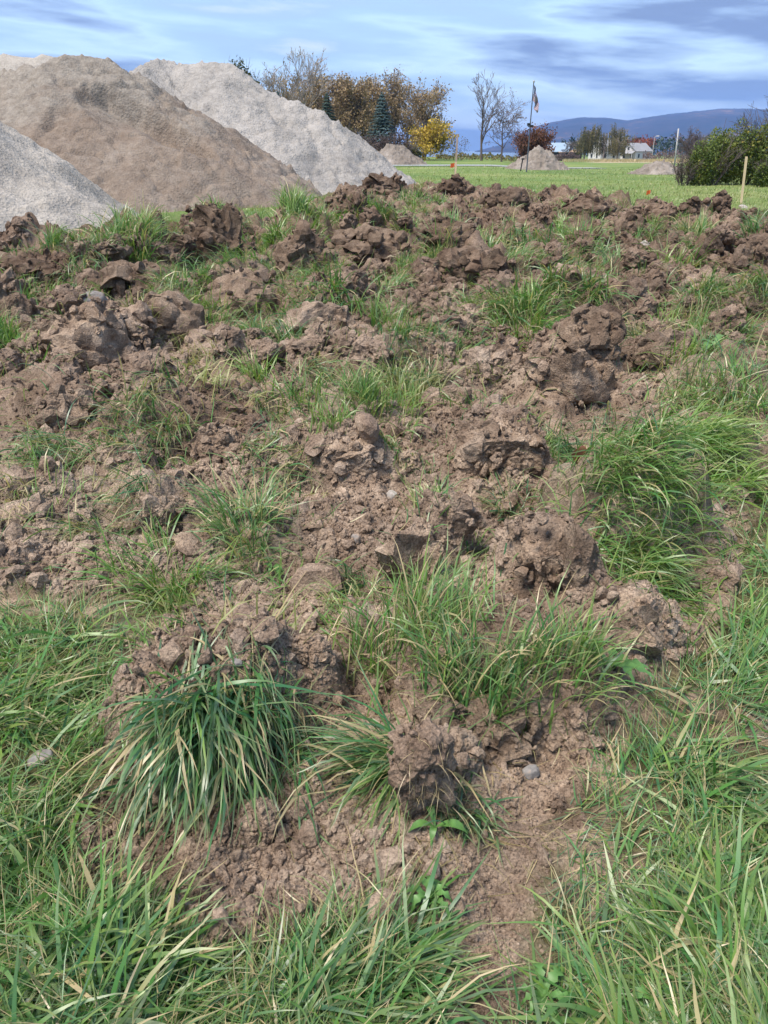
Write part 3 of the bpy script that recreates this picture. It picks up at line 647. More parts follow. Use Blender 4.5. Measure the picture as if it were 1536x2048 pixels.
for i, (px, top, hw) in enumerate([(764, 152, 26), (778, 156, 26), (810, 160, 26), (826, 168, 26), (850, 176, 26), (735, 160, 24), (660, 160, 24), (686, 158, 24), (566, 166, 24), (584, 160, 24), (600, 164, 24), (622, 155, 24), (648, 156, 24), (676, 157, 25), (702, 152, 25), (730, 155, 25), (756, 158, 24), (640, 172, 24), (690, 170, 24), (742, 170, 24), (612, 182, 24), (716, 176, 22)]):
    tree('golden_tree', 'slender golden brown tree in the grove behind the gravel piles', px, 140 + (i % 3) * 6 + (i > 6) * -9, top - 4, 200 + i, hw + 10, leaf=LG, nleaf=2100, lsize=0.34, group='golden trees of the grove', jit=0.38,
         levels=3, first=0.25, ang=0.5, ratio=0.42, kids=(13, 6, 4), tropism=0.5, minr=0.018)
tree('golden_tree', 'tall open golden tree standing above the grove, behind the blue spruce', 792, 140, 137, 231, 42, leaf=LG, nleaf=1500, lsize=0.33, jit=0.35, levels=3, first=0.3, ang=0.55, ratio=0.45, kids=(12, 6, 5), minr=0.02)
tree('thin_tree', 'nearly bare tree with sparse dull leaves at the right end of the grove', 846, 143, 155, 233, 44, leaf=LG, nleaf=620, lsize=0.28, levels=4, first=0.25, ang=0.6, ratio=0.48, kids=(11, 6, 4, 2), minr=0.016)
tree('yellow_tree', 'bright yellow leaved tree at the end of the grove', 842, 134, 237, 237, 44, leaf=LY, nleaf=4600, lsize=0.38, jit=0.35, levels=3, first=0.2, ang=0.8, ratio=0.6, kids=(10, 6, 5), multi=2, spread=0.3)
tree('small_tree', 'small thin leafed tree just behind the left stake', 922, 132, 268, 241, 22, leaf=LO, nleaf=220, lsize=0.2, levels=3, first=0.3, ang=0.8, ratio=0.5, kids=(9, 5, 4), tropism=-0.1, minr=0.012)
tree('russet_tree', 'dense round russet tree behind the dirt heap by the flagpole', 1060, 124, 246, 251, 34, leaf=LR_, nleaf=6200, lsize=0.30, jit=0.32, levels=3, first=0.12, ang=0.75, ratio=0.55, kids=(11, 6, 5), multi=4, spread=0.5)
tree('russet_shrub', 'lower dark red shrub joined to the right of the round russet tree', 1082, 122, 277, 253, 15, leaf=LR_, nleaf=1800, lsize=0.28, jit=0.3, levels=2, first=0.1, ang=0.75, ratio=0.55, kids=(10, 6), multi=4, spread=0.5)
tree('bare_tree', 'small leafless tree before the blue roofed barn', 1128, 275, 279, 257, 20, minr=0.035, levels=4, first=0.3, ang=0.7, ratio=0.5, kids=(9, 5, 4, 3))
tree('red_tree', 'dark red round tree behind the white farmhouse', 1270, 320, 276, 261, 24, leaf=LRED, nleaf=2200, lsize=0.6, jit=0.6, levels=2, first=0.2, ang=0.8, ratio=0.6, kids=(12, 8))
tree('bare_tree', 'wide leafless tree behind the leaning pale pole', 1379, 240, 250, 263, 27, minr=0.035, levels=4, first=0.12, ang=0.6, ratio=0.55, kids=(11, 6, 4, 2), multi=3, spread=0.3)
def willow(label, px, Y, top, hw, seed, n=130):
    rng = np.random.RandomState(seed); p = spot(px, Y); H = zt(px, top, Y) - p[2]; s = mpp(np.array(p)); Rw = hw * s
    segs, tips = skeleton(rng, H * 0.8, H * 0.03, 2, first=0.25, ang=0.6, ratio=0.55, kids=(9, 6), tropism=0.4, minr=0.05)
    A = np.concatenate([np.array(q[0]) for q in segs]); kx = Rw * 0.85 / np.percentile(np.abs(A[:, :2]), 97); kz = H * 0.95 / A[:, 2].max()
    segs = [([q * np.array((kx, kx, kz)) for q in pts], rs, lv) for pts, rs, lv in segs]; T = np.concatenate(tips) * np.array((kx, kx, kz))
    t = thing('willow_tree', label, 'tree', p); link('trunk', wood_mesh('trunk', segs, BARKL, 0, 9), t)
    P = []; tn = []
    for k in range(n):
        q = T[rng.randint(len(T))] + rng.normal(0, 0.35, 3); L = rng.uniform(1.5, min(6.5, max(2, q[2] - 1.0))); m = int(L / 0.28); zz = np.linspace(0, L, m)
        P.append(np.stack([q[0] + rng.normal(0, 0.08, m) + zz * rng.normal(0, 0.05), q[1] + rng.normal(0, 0.08, m), q[2] - zz + 0.4], -1)); tn += [rng.uniform(0.1, 0.9)] * m
    P = np.concatenate(P); tn = np.array(tn) + rng.normal(0, 0.15, len(P))
    link('crown', leaf_mesh('crown', P, 0.5, rng, LW, tn, -0.8, 0.5), t)
willow('left willow of the three in front of the white house, lowest and broadest', 1168, 283, 251, 33, 271, 520)
willow('middle willow of the three, smallest and thinnest', 1206, 290, 259, 20, 273, 170)
willow('right willow of the three, tallest with a thick forked trunk', 1234, 284, 246, 29, 275, 380)
def spruce(label, px, Y, top, base, hw, leaf, seed, n):
    rng = np.random.RandomState(seed); p = spot(px, Y); H = zt(px, top, Y) - p[2]; s = mpp(np.array(p)); Rw = hw * s
    t = thing('spruce_tree', label, 'tree', p); b = MB(); b.tube([(0, 0, -0.2), (0, 0, H * 0.5), (0, 0, H * 0.98)], [0.16, 0.09, 0.015], 6); link('trunk', b.build('trunk', BARK), t)
    V = []; Q = []; tn = []
    z = rng.uniform(0.02, 1, n) ** 1.25; z = np.sort(z); a = rng.uniform(0, 6.28, n)
    zl = np.round(z * 22) / 22 + rng.normal(0, 0.008, n); rmax = Rw * (1 - zl) ** 0.8 * (0.8 + 0.35 * vn2(a * 1.6, zl * 9, seed)) + 0.08
    f = rng.uniform(0.25, 1, n) ** 0.6; r = rmax * f; d = np.stack([np.cos(a), np.sin(a), np.zeros(n)], 1); side = np.stack([-np.sin(a), np.cos(a), np.zeros(n)], 1)
    c = d * r[:, None] + np.array((0, 0, 1)) * (H * (0.06 + 0.94 * zl) - r * 0.22 + 0.05)[:, None]; l = (0.28 + 0.25 * rng.rand(n)) * (0.5 + 0.5 * (1 - zl)); wd = l * 0.38
    A_ = c - d * l[:, None] * 0.5 + np.array((0, 0, 0.06)); B_ = c + d * l[:, None] * 0.6 - np.array((0, 0, 0.10)); L_ = c - side * wd[:, None] + np.array((0, 0, -0.04)); R_ = c + side * wd[:, None] + np.array((0, 0, -0.04))
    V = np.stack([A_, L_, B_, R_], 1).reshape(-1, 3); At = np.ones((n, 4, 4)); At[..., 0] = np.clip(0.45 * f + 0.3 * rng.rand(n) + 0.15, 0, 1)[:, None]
    link('crown', new_mesh('crown', V, [np.arange(n * 4).reshape(n, 4)], leaf, {'leaf': At.reshape(-1, 4)}, False), t)
spruce('tiny dark spruce top just above the pale gravel ridge', 563, 95, 184, 300, 17, LS, 281, 2600)
spruce('narrow dark green spruce behind the right end of the pale gravel ridge', 657, 100, 187, 300, 38, LD, 283, 4200)
spruce('broad blue spruce in front of the grove', 764, 112, 185, 300, 42, LS, 285, 5200)
def shrub(name, label, px, Y, top, hw, leaf, seed, n, lsize, depth=0.8, twigs=True, group=None, base=None, blobs=7, fill=0.5, tintb=0.0, bark=None, cat='shrub', taper=0.55, lift=0):
    rng = np.random.RandomState(seed); p = spot(px, Y); H = zt(px, top, Y) - p[2]; s = mpp(np.array(p)); Rw = hw * s
    t = thing(name, label, cat, p, group)
    if twigs:
        segs, tips = skeleton(rng, H * 0.85, 0.03 + H * 0.006, 2, first=0.2, ang=0.55, ratio=0.5, kids=(7, 5), multi=9, spread=Rw / H * 0.9, minr=0.007 + Y * 0.00006)
        A = np.concatenate([np.array(q[0]) for q in segs]); kx = Rw * 0.98 / np.percentile(np.abs(A[:, :2]), 97); kz = H / A[:, 2].max()
        segs = [([q * np.array((kx, kx * depth, kz)) for q in pts], rs, lv) for pts, rs, lv in segs]; link('stems', wood_mesh('stems', segs, bark or BARK), t, kind='stuff')
    P = []; w_ = rng.dirichlet(np.ones(blobs) * 3)
    for k in range(blobs):
        m = int(n * w_[k]); cx = rng.uniform(-0.62, 0.62) * Rw; cy = rng.uniform(-0.5, 0.5) * Rw * depth; hz = H * (1 - taper * abs(cx / Rw) - 0.15 * rng.rand()); rb = np.array((Rw * 0.48, Rw * 0.48 * depth, hz * 0.5))
        u = rng.normal(size=(m, 3)); u /= np.linalg.norm(u, axis=1)[:, None]; rr = (fill + (1 - fill) * rng.rand(m) ** 0.4)[:, None]
        rb = rb * (1, 1, 0.62) if lift else rb; q = np.array((cx, cy, hz * (0.70 if lift else 0.5))) + u * rb * rr * (1 + 0.25 * fbm3(u * 2.5 + k, 2, seed % 40 + k))[:, None]; P.append(q)
    P = np.concatenate(P); P = P[P[:, 2] > 0.03]; keep = fbm3(P * (1.6 / max(Rw * 0.4, 0.3)) + 3, 3, seed % 60) > -0.32; P = P[keep]
    tint = 0.45 + tintb + 0.55 * fbm3(P * (1.1 / max(Rw * 0.35, 0.3)), 2, seed % 30) + rng.normal(0, 0.16, len(P))
    link('foliage', leaf_mesh('foliage', P, lsize, rng, leaf, tint), t)
    return t
shrub('olive_tree', 'dark olive leafy tree peeking over the top end of the pale gravel ridge', 492, 75, 112, 48, LO, 299, 16000, 0.20, blobs=14, cat='tree', taper=0.3, lift=1)
for i, (px, Y, top, hw, lf, nm, lb) in enumerate([
    (690, 108, 246, 34, LO, 'shrub', 'low olive shrub between the narrow dark spruce and the blue spruce'),
    (735, 104, 258, 38, LM, 'shrub', 'grey twiggy shrub at the left foot of the blue spruce'),
    (792, 104, 250, 40, LM, 'shrub', 'mauve twiggy shrub between the blue spruce and the yellow tree'),
    (822, 106, 284, 24, LO, 'shrub', 'dark low shrub under the yellow tree'),
    (655, 118, 236, 40, LM, 'shrub', 'twiggy brown shrub behind the crest end of the pale gravel ridge')]):
    shrub(nm, lb, px, Y, top, hw, lf, 300 + i, 2600, 0.24)
HY = float(on_plane(1420, 372)[1])
shrub('bare_shrub', 'leafless grey shrub at the left end of the hedge', 1376, HY + 0.5, 306, 30, LM, 311, 1100, 0.07)
shrub('hedge_shrub', 'rounded green shrub in the hedge, left of the right stake', 1428, HY + 1.0, 248, 58, LH, 313, 9000, 0.105, tintb=0.02)
shrub('hedge_shrub', 'taller green and yellowish shrub in the hedge behind the right stake', 1496, HY + 1.6, 204, 66, LH, 315, 11000, 0.105, tintb=0.10)
shrub('hedge_shrub', 'tallest hedge shrub, cut by the right edge of the picture', 1572, HY + 1.0, 150, 84, LH, 317, 12000, 0.11, tintb=0.05)
shrub('hedge_shrub', 'dark green low shrub in front of the hedge at the right edge', 1556, HY - 1.2, 300, 40, LH, 319, 4000, 0.10, tintb=-0.15)
tree('bare_sapling', 'thin leafless sapling rising out of the hedge at the right edge', 1534, HY + 2.2, 146, 321, 40, levels=3, first=0.3, ang=0.6, ratio=0.5, kids=(9, 5, 4), minr=0.008, leaf=LM, nleaf=90, lsize=0.07, tr=0.05)
tree('bare_sapling', 'second leafless sapling standing out of the hedge, shorter one', 1492, HY + 2.5, 205, 323, 34, levels=3, first=0.3, ang=0.6, ratio=0.5, kids=(9, 5, 4), minr=0.008, tr=0.04)
# far woodland and brush: masses nobody could count
def mass(name, label, spots, leaf, n, size, seed, conifer=False):
    rng = np.random.RandomState(seed); P = []
    for (x0, x1, Y0, Y1, h0, h1) in spots:
        m = n // len(spots); px = rng.uniform(x0, x1, m); Y = rng.uniform(Y0, Y1, m); X = (px - 768) / FPX * (Y * CP + 1) ; cell = vn2(px / 7.0, Y / 40, seed) * 0.6 + vn2(px / 2.6, Y / 40, seed + 1) * 0.4
        P.append(np.stack([X, Y, gz(X, Y) + (h0 + (h1 - h0) * cell) * rng.rand(m) ** 0.7], -1))
    P = np.concatenate(P); tn = 0.45 + 0.6 * fbm3(P * np.array((0.08, 0.02, 0.15)), 2, seed) + rng.normal(0, 0.15, len(P))
    link(name, leaf_mesh(name, P, size, rng, leaf, tn), kind='stuff', label=label)
mass('far_woodland', 'dark evergreen woodland far behind the farm', [(1120, 1900, 520, 640, 5, 15)], LD, 9000, 2.0, 331)
mass('far_brush', 'mauve brush along the far edge of the field', [(1285, 1460, 250, 300, 1.0, 4.2), (1110, 1160, 262, 275, 0.8, 3.0)], LM, 6000, 0.5, 333)
mass('lakeside_scrub', 'low scrub along the far left edge of the field', [(870, 1060, 140, 175, 0.2, 1.3), (560, 860, 150, 170, 0.8, 4.0)], LW, 5000, 0.35, 335)
rs_ = np.random.RandomState(4); n_ = 6000; Y_ = rs_.uniform(196, 290, n_); X_ = (rs_.uniform(1125, 1470, n_) - 768) / FPX * (Y_ * CP + 1)
V_, Q_, T_, A_ = blades(np.stack([X_, Y_, gz(X_, Y_)], 1), rs_.uniform(0, 6.28, n_), np.abs(rs_.normal(0.1, 0.1, n_)), rs_.uniform(0.3, 1.0, n_), rs_.uniform(0.4, 1.0, n_), np.full(n_, 0.09), 2, rs_, None, rs_.uniform(0.4, 1, n_), rs_.uniform(0.5, 1, n_))
link('dry_grass', new_mesh('dry_grass', V_, [Q_, T_], PALEGRASS, {'blade': A_}), kind='stuff', label='tall bleached grass in front of the farm')

# ---------------------------------------------------------------- farm buildings
WHITE = mat_plain('white_boards', (0.58, 0.58, 0.57), 0.6, 0.05); SLATE = mat_plain('grey_roof', (0.25, 0.25, 0.26), 0.7, 0.12, 1.0)
METAL = mat_plain('blue_metal_roof', (0.24, 0.32, 0.41), 0.35, 0.08, 0.5, 0, 0.5); DARKW = mat_plain('dark_boards', (0.045, 0.042, 0.042), 0.8, 0.2); GLASS = mat_plain('window_glass', (0.03, 0.035, 0.045), 0.1, 0.1, 1, 0, 0.6)
TANW = mat_plain('tan_boards', (0.35, 0.25, 0.17), 0.8, 0.15)
def house(name, label, px, Y, L, Wd, eave, ridge, rz, wall, roof, wins, cat='house', chimney=False, porch=False, open_side=False):
    p = spot(px, Y); t = thing(name, label, cat, p, rot=(0, 0, rz)); b = MB(); hx, hy = L / 2, Wd / 2
    for x in (-hx, hx): b.poly((x, -hy, -0.3), (x, hy, -0.3), (x, hy, eave), (x, 0, ridge), (x, -hy, eave))
    if not open_side: b.poly((-hx, -hy, -0.3), (hx, -hy, -0.3), (hx, -hy, eave), (-hx, -hy, eave))
    b.poly((-hx, hy, -0.3), (-hx, hy, eave), (hx, hy, eave), (hx, hy, -0.3)); link('wall', b.build('wall', wall), t)
    r = link('roof', None, t) if False else None
    for sgn in (-1, 1):
        q = MB(); o = 0.45; e = (hy + o) * sgn; ez = eave - (ridge - eave) * o / hy
        for dz in (0.0, 0.16): q.v += [(-hx - o, 0, ridge + dz), (hx + o, 0, ridge + dz), (hx + o, e, ez + dz), (-hx - o, e, ez + dz)]
        q.f += [[3, 2, 1, 0], [4, 5, 6, 7], [0, 1, 5, 4], [1, 2, 6, 5], [2, 3, 7, 6], [3, 0, 4, 7]]
        r = link('roof', q.build('roof', roof), t)
    if chimney:
        q = MB(); q.box((hx * 0.3, 0, ridge + 0.5), (0.6, 0.6, 1.3)); link('chimney', q.build('chimney', mat_plain('chimney_brick', (0.25, 0.12, 0.09))), t)
    for (face, a, z, ww, hh) in wins:                # face 0: gable at -x, 1: long side at -y
        q = MB(); g = MB(); fr = 0.1
        def bx(m, a0, z0, w0, h0, dep, outw):
            if face == 0: m.box((-hx - outw, a0, z0), (dep, w0, h0))
            else: m.box((a0, -hy - outw, z0), (w0, dep, h0))
        bx(q, a, z + hh / 2 + fr / 2, ww + 2 * fr, fr, 0.08, 0.03); bx(q, a, z - hh / 2 - fr / 2, ww + 2 * fr, fr, 0.08, 0.03)
        bx(q, a - ww / 2 - fr / 2, z, fr, hh, 0.08, 0.03); bx(q, a + ww / 2 + fr / 2, z, fr, hh, 0.08, 0.03); bx(g, a, z, ww, hh, 0.04, 0.01)
        wn_ = link('window', q.build('window', WHITE), t); link('pane', g.build('pane', GLASS), wn_)
    if porch:
        q = MB(); q.poly((-hx - 2.2, -hy, eave - 0.9), (-hx + 0.1, -hy, eave + 0.15), (-hx + 0.1, hy * 0.6, eave + 0.15), (-hx - 2.2, hy * 0.6, eave - 0.9)); link('porch_roof', q.build('porch_roof', SLATE), t)
        for yy in (-hy + 0.2, hy * 0.5):
            q = MB(); q.box((-hx - 2.0, yy, (eave - 1.0) / 2), (0.15, 0.15, eave - 1.0)); link('porch_post', q.build('porch_post', WHITE), t)
    return t
house('farmhouse', 'white gabled farmhouse with grey roof and porch, right of the willows', 1270, 300, 9.5, 6.5, 3.3, 5.7, R(38), WHITE, SLATE,
      [(0, -1.6, 1.5, 0.9, 1.3), (0, 1.6, 1.5, 0.9, 1.3), (0, 0, 4.0, 0.8, 1.0), (1, -2.8, 1.6, 1.0, 1.3), (1, 0.2, 1.6, 1.0, 1.3), (1, 3.0, 1.6, 1.0, 1.3)], chimney=True, porch=True)
house('white_house', 'white house half hidden behind the willows', 1207, 304, 9.0, 7.0, 3.6, 6.6, R(25), WHITE, SLATE, [(0, -1.5, 1.6, 0.9, 1.3), (0, 1.5, 1.6, 0.9, 1.3), (1, -2.5, 1.6, 1.0, 1.3), (1, 1.5, 1.6, 1.0, 1.3)])
house('barn', 'long low barn with pale blue metal roof and dark open side', 1098, 292, 13.5, 9.0, 3.0, 5.6, R(-20), DARKW, METAL, [], cat='barn')
def shed():
    p = spot(1136, 288); t = thing('shed', 'low dark open shed under a brown roof, right of the barn', 'shed', p, rot=(0, 0, R(8))); b = MB()
    b.box((0, 2.0, 1.2), (8, 0.2, 3.0)); b.box((-4, 0, 1.2), (0.2, 3.9, 3.0)); b.box((4, 0, 1.2), (0.2, 3.9, 3.0)); link('wall', b.build('wall', DARKW), t)
    q = MB(); q.v += [(-4.4, -2.6, 2.55), (4.4, -2.6, 2.55), (4.4, 2.4, 3.4), (-4.4, 2.4, 3.4), (-4.4, -2.6, 2.7), (4.4, -2.6, 2.7), (4.4, 2.4, 3.55), (-4.4, 2.4, 3.55)]
    q.f += [[3, 2, 1, 0], [4, 5, 6, 7], [0, 1, 5, 4], [1, 2, 6, 5], [2, 3, 7, 6], [3, 0, 4, 7]]; link('roof', q.build('roof', TANW), t)
shed()

# ---------------------------------------------------------------- poles, flag, stakes
STEEL = mat_plain('dark_pole_paint', (0.075, 0.085, 0.11), 0.45, 0.1, 3, 0, 0.5); GALV = mat_plain('pale_pole', (0.36, 0.355, 0.35), 0.6, 0.12, 2)
BLACK = mat_plain('black_metal', (0.02, 0.02, 0.022), 0.5, 0.1); WOOD = mat_plain('stake_wood', (0.66, 0.52, 0.33), 0.75, 0.2, 6, 0.002, 0.2, 0, (1, 1, 0.08)); WOODG = mat_plain('weathered_wood', (0.40, 0.32, 0.25), 0.85, 0.25, 6, 0.002, 0.2, 0, (1, 1, 0.08))
ORANGE = mat_plain('orange_plastic', (0.62, 0.12, 0.03), 0.5, 0.06)
def flag_material():
    N = Nodes('flag_cloth'); a = N.attr('fl'); u, v = a[0], a[1]
    stripe = N.math('GREATER_THAN', N.math('FRACT', N.math('MULTIPLY', v, 6.5)), 0.5)
    c = N.mix(stripe, (0.15, 0.006, 0.030), (0.46, 0.47, 0.50))
    can = N.math('MULTIPLY', N.math('LESS_THAN', u, 0.40), N.math('LESS_THAN', v, 0.538))
    su = N.math('SUBTRACT', N.math('FRACT', N.math('MULTIPLY', u, 15.0)), 0.5); sv = N.math('SUBTRACT', N.math('FRACT', N.math('MULTIPLY', v, 9.3)), 0.5)
    star = N.math('LESS_THAN', N.math('ADD', N.math('MULTIPLY', su, su), N.math('MULTIPLY', sv, sv)), 0.05)
    c = N.mix(can, c, N.mix(star, (0.020, 0.028, 0.10), (0.5, 0.5, 0.5))); N.bsdf(c, 0.8, None, 0.2); return N.m
def flagpole():
    p = on_plane(1053, 343); p[2] = gz(p[0], p[1]); top = zt(1054, 163, p[1]) - p[2]
    t = thing('flagpole', 'thin dark flagpole in the mown field with a small fixture halfway up', 'flagpole', p)
    b = MB(); b.tube([(0, 0, -0.1), (0.01, 0, top * 0.5), (0.03, 0, top - 0.1)], [0.055, 0.048, 0.038], 8); link('pole', b.build('pole', STEEL), t)
    b = MB(); b.tube([(0.03, 0, top - 0.1), (0.03, 0, top - 0.04), (0.03, 0, top + 0.04), (0.03, 0, top + 0.09)], [0.03, 0.08, 0.08, 0.02], 8); link('finial', b.build('finial', GALV), t)
    zf = zt(1055, 252, p[1]) - p[2]; b = MB(); b.box((-0.12, -0.03, zf + 0.10), (0.22, 0.14, 0.20), 0.2); b.box((0.16, -0.03, zf), (0.24, 0.12, 0.15), -0.2); b.box((0, -0.03, zf - 0.05), (0.34, 0.08, 0.06)); link('fixture', b.build('fixture', BLACK), t)
    nu, nv = 28, 22; u, v = np.meshgrid(np.linspace(0, 1, nu), np.linspace(0, 1, nv), indexing='ij')
    ztop = top - 0.25; X = 0.06 + 0.58 * u ** 0.75 * (1 - 0.35 * v) * (1 - 0.22 * np.sin(u * 3.0)) + 0.05 * np.sin(u * 11 + v * 4); Yf = 0.14 * np.sin(u * 10 + v * 2.5) * np.minimum(1, u * 3) + 0.04 * np.sin(v * 9 + u * 5) * u
    Z = ztop - v * 0.95 * (1 - 0.1 * u) - u * 1.30 * (1 - 0.12 * v) + 0.05 * np.sin(v * 8 + u * 6) * u
    i = np.arange(nu * nv).reshape(nu, nv); A = np.stack([u, v, u * 0, u * 0 + 1], -1).reshape(-1, 4)
    me = new_mesh('flag', np.stack([X, Yf, Z], -1).reshape(-1, 3), [np.stack([i[:-1, :-1], i[1:, :-1], i[1:, 1:], i[:-1, 1:]], -1).reshape(-1, 4)], flag_material(), {'fl': A})
    thing('flag', 'striped flag hanging limp from the top of the flagpole', 'flag', p, data=me)
    q = on_plane(1041, 341); q[2] = gz(q[0], q[1]); b = MB(); b.tube([(0, 0, -0.1), (0.06, 0, 0.5), (0.12, 0, 0.92)], [0.05, 0.05, 0.05], 6); b.box((0.13, 0, 0.95), (0.2, 0.16, 0.12), 0.3)
    thing('ground_light', 'short dark leaning post beside the foot of the flagpole', 'post', q, data=b.build('ground_light', BLACK))
flagpole()
def stake(label, px, base, top, Y, wood, topwood=None):
    p0 = at_y(px[0], base, Y); zb = float(gz(p0[0], Y)); p1 = at_y(px[1], top, Y); t = thing('wooden_stake', label, 'stake', (p0[0], Y, zb)); dx = p1[0] - p0[0]; h = p1[2] - zb; w2 = 0.029
    def bar(z0, z1, m, nm):
        q = MB()
        for z in (z0, z1):
            x = dx * z / h; q.v += [(x - w2, -w2, z), (x + w2, -w2, z), (x + w2, w2, z), (x - w2, w2, z)]
        q.f += [[0, 1, 5, 4], [1, 2, 6, 5], [2, 3, 7, 6], [3, 0, 4, 7], [4, 5, 6, 7], [3, 2, 1, 0]]; link(nm, q.build(nm, m), t)
    if topwood: bar(-0.3, h * 0.55, wood, 'shaft'); bar(h * 0.55, h, topwood, 'weathered_top')
    else: bar(-0.3, h * 0.985, wood, 'shaft'); q = MB(); q.box((dx, 0, h * 0.992), (0.046, 0.046, h * 0.016)); link('cut_end', q.build('cut_end', mat_plain('cut_wood', (0.66, 0.52, 0.33), 0.7, 0.1)), t)
stake('right wooden stake, pale and leaning slightly, in front of the hedge', (1482, 1493), 408, 313, float(on_plane(1482, 408)[1]), WOOD)
stake('left wooden stake with a darker weathered top, at the far end of the dug strip', (910, 915), 352, 268, 30.5, WOOD, WOODG)
def pinflag(label, px, py, base, Y):
    p = at_y(px, py, Y); z = float(gz(p[0], Y)); t = thing('marker_flag', label, 'marker flag', (p[0], Y, z)); h = p[2] - z; s = mpp(p)
    b = MB(); b.tube([(0, 0, -0.1), (0.005, 0, h + 4 * s)], [0.004, 0.004], 4); link('wire', b.build('wire', GALV), t)
    n = 6; V = [];
    for i in range(n):
        u = i / (n - 1); V += [(-u * 8 * s, 0.03 * math.sin(u * 5), h + 3.5 * s - u * 1 * s), (-u * 8 * s, 0.03 * math.sin(u * 5 + 0.6), h - 3.5 * s - u * 2 * s)]
    Q = [[2 * i, 2 * i + 1, 2 * i + 3, 2 * i + 2] for i in range(n - 1)]; link('pennant', new_mesh('pennant', V, [Q], ORANGE), t)
pinflag('orange marker flag just left of the left stake', 909, 330, 345, 33)
pinflag('orange marker flag standing in the field grass left of the right stake', 1301, 384, 394, float(on_plane(1301, 391)[1]))
def leaning_pole():
    Y = 78.0; p = at_y(1348, 340, Y); z = float(gz(p[0], Y)); q = at_y(1357, 257, Y); b = MB(); b.tube([(0, 0, -0.3), ((q[0] - p[0]) * 0.5, 0, (q[2] - z) * 0.5), (q[0] - p[0], 0, q[2] - z)], [0.075, 0.07, 0.06], 8)
    thing('leaning_pole', 'pale leaning pole without wires between the dirt heap and the hedge', 'pole', (p[0], Y, z), data=b.build('leaning_pole', GALV, True))
    Y = 285.0; p = spot(1303, Y); h = zt(1305, 272, Y) - p[2]; t = thing('lamp_post', 'tall lamp post with a white head, right of the farmhouse', 'lamp post', p)
    b = MB(); b.tube([(0, 0, -0.3), (0, 0, h - 0.3)], [0.16, 0.11], 6); link('post', b.build('post', GALV), t)
    b = MB(); b.tube([(0, 0, h - 0.4), (0.3, 0, h - 0.1), (0.9, 0, h)], [0.08, 0.07, 0.06], 5); link('arm', b.build('arm', GALV), t); b = MB(); b.box((1.0, 0, h), (0.9, 0.4, 0.3)); link('head', b.build('head', WHITE), t)
leaning_pole()


# ---------------------------------------------------------------- soil clods
_ico = {}
def ico(n):
    if n not in _ico:
        bm = bmesh.new(); bmesh.ops.create_icosphere(bm, subdivisions=n, radius=1)
        v = np.array([q.co for q in bm.verts]); f = np.array([[q.index for q in g.verts] for g in bm.faces]); bm.free(); _ico[n] = (v, f)
    return _ico[n]
def clod_verts(seed, n, size, ang=0.5, crumb=1.0, soft=1.0):
    v, f = ico(n); v = v.copy(); rng = np.random.RandomState(seed); nrm = v.copy()
    if soft < 1:                                        # bucket cut: a few big planes
        for k in range(5):
            pl = rng.normal(size=3); pl[1] -= 0.8 * (k == 0); pl[2] += 0.8 * (k == 1); pl /= np.linalg.norm(pl); v -= pl[None] * np.maximum(0, v @ pl - rng.uniform(0.42, 0.6))[:, None]
        v *= 1.35
    lobes = 1 + 0.30 * fbm3(v * 1.1 + seed * 1.7, 2, seed % 97)
    v *= lobes[:, None]
    for k in range(rng.randint(7, 12)):
        pl = rng.normal(size=3); pl /= np.linalg.norm(pl); d = rng.uniform(0.55, 0.9)
        e = np.maximum(0, v @ pl - d); v -= pl[None] * (e * ang * 1.5).clip(0, None)[:, None]
    v *= np.asarray(size)[None] / 2
    s = float(np.mean(size)) / 2
    q = v / s
    rg = 1 - np.abs(fbm3(q * 2.6 + seed, 3, seed % 71)) * 2.2
    disp = 0.12 * fbm3(q * 2.1 + seed, 3, seed % 89) + 0.06 * rg + 0.10 * fbm3(q * 7.5 + seed, 4, seed % 83, 0.7)
    _, c1 = wor3(q * 1.9 + 0.25 * np.stack([fbm3(q * 3 + k_, 2, 3) for k_ in (0, 7, 13)], 1) + seed, seed % 67, True); _, c2 = wor3(q * 4.6 + seed, seed % 61, True)
    disp = disp + ang * (0.05 * (c1 - 0.5) + 0.07 * (c2 - 0.5))
    w1 = np.clip(0.62 - wor3(q * 3.1 + seed, seed % 79), -0.2, 0.62); w2 = np.clip(0.6 - wor3(q * 8 + seed, seed % 73), -0.2, 0.6)
    disp += crumb * (0.19 * w1 + 0.12 * w2)
    v += nrm * (disp * s * soft)[:, None]
    return v, f
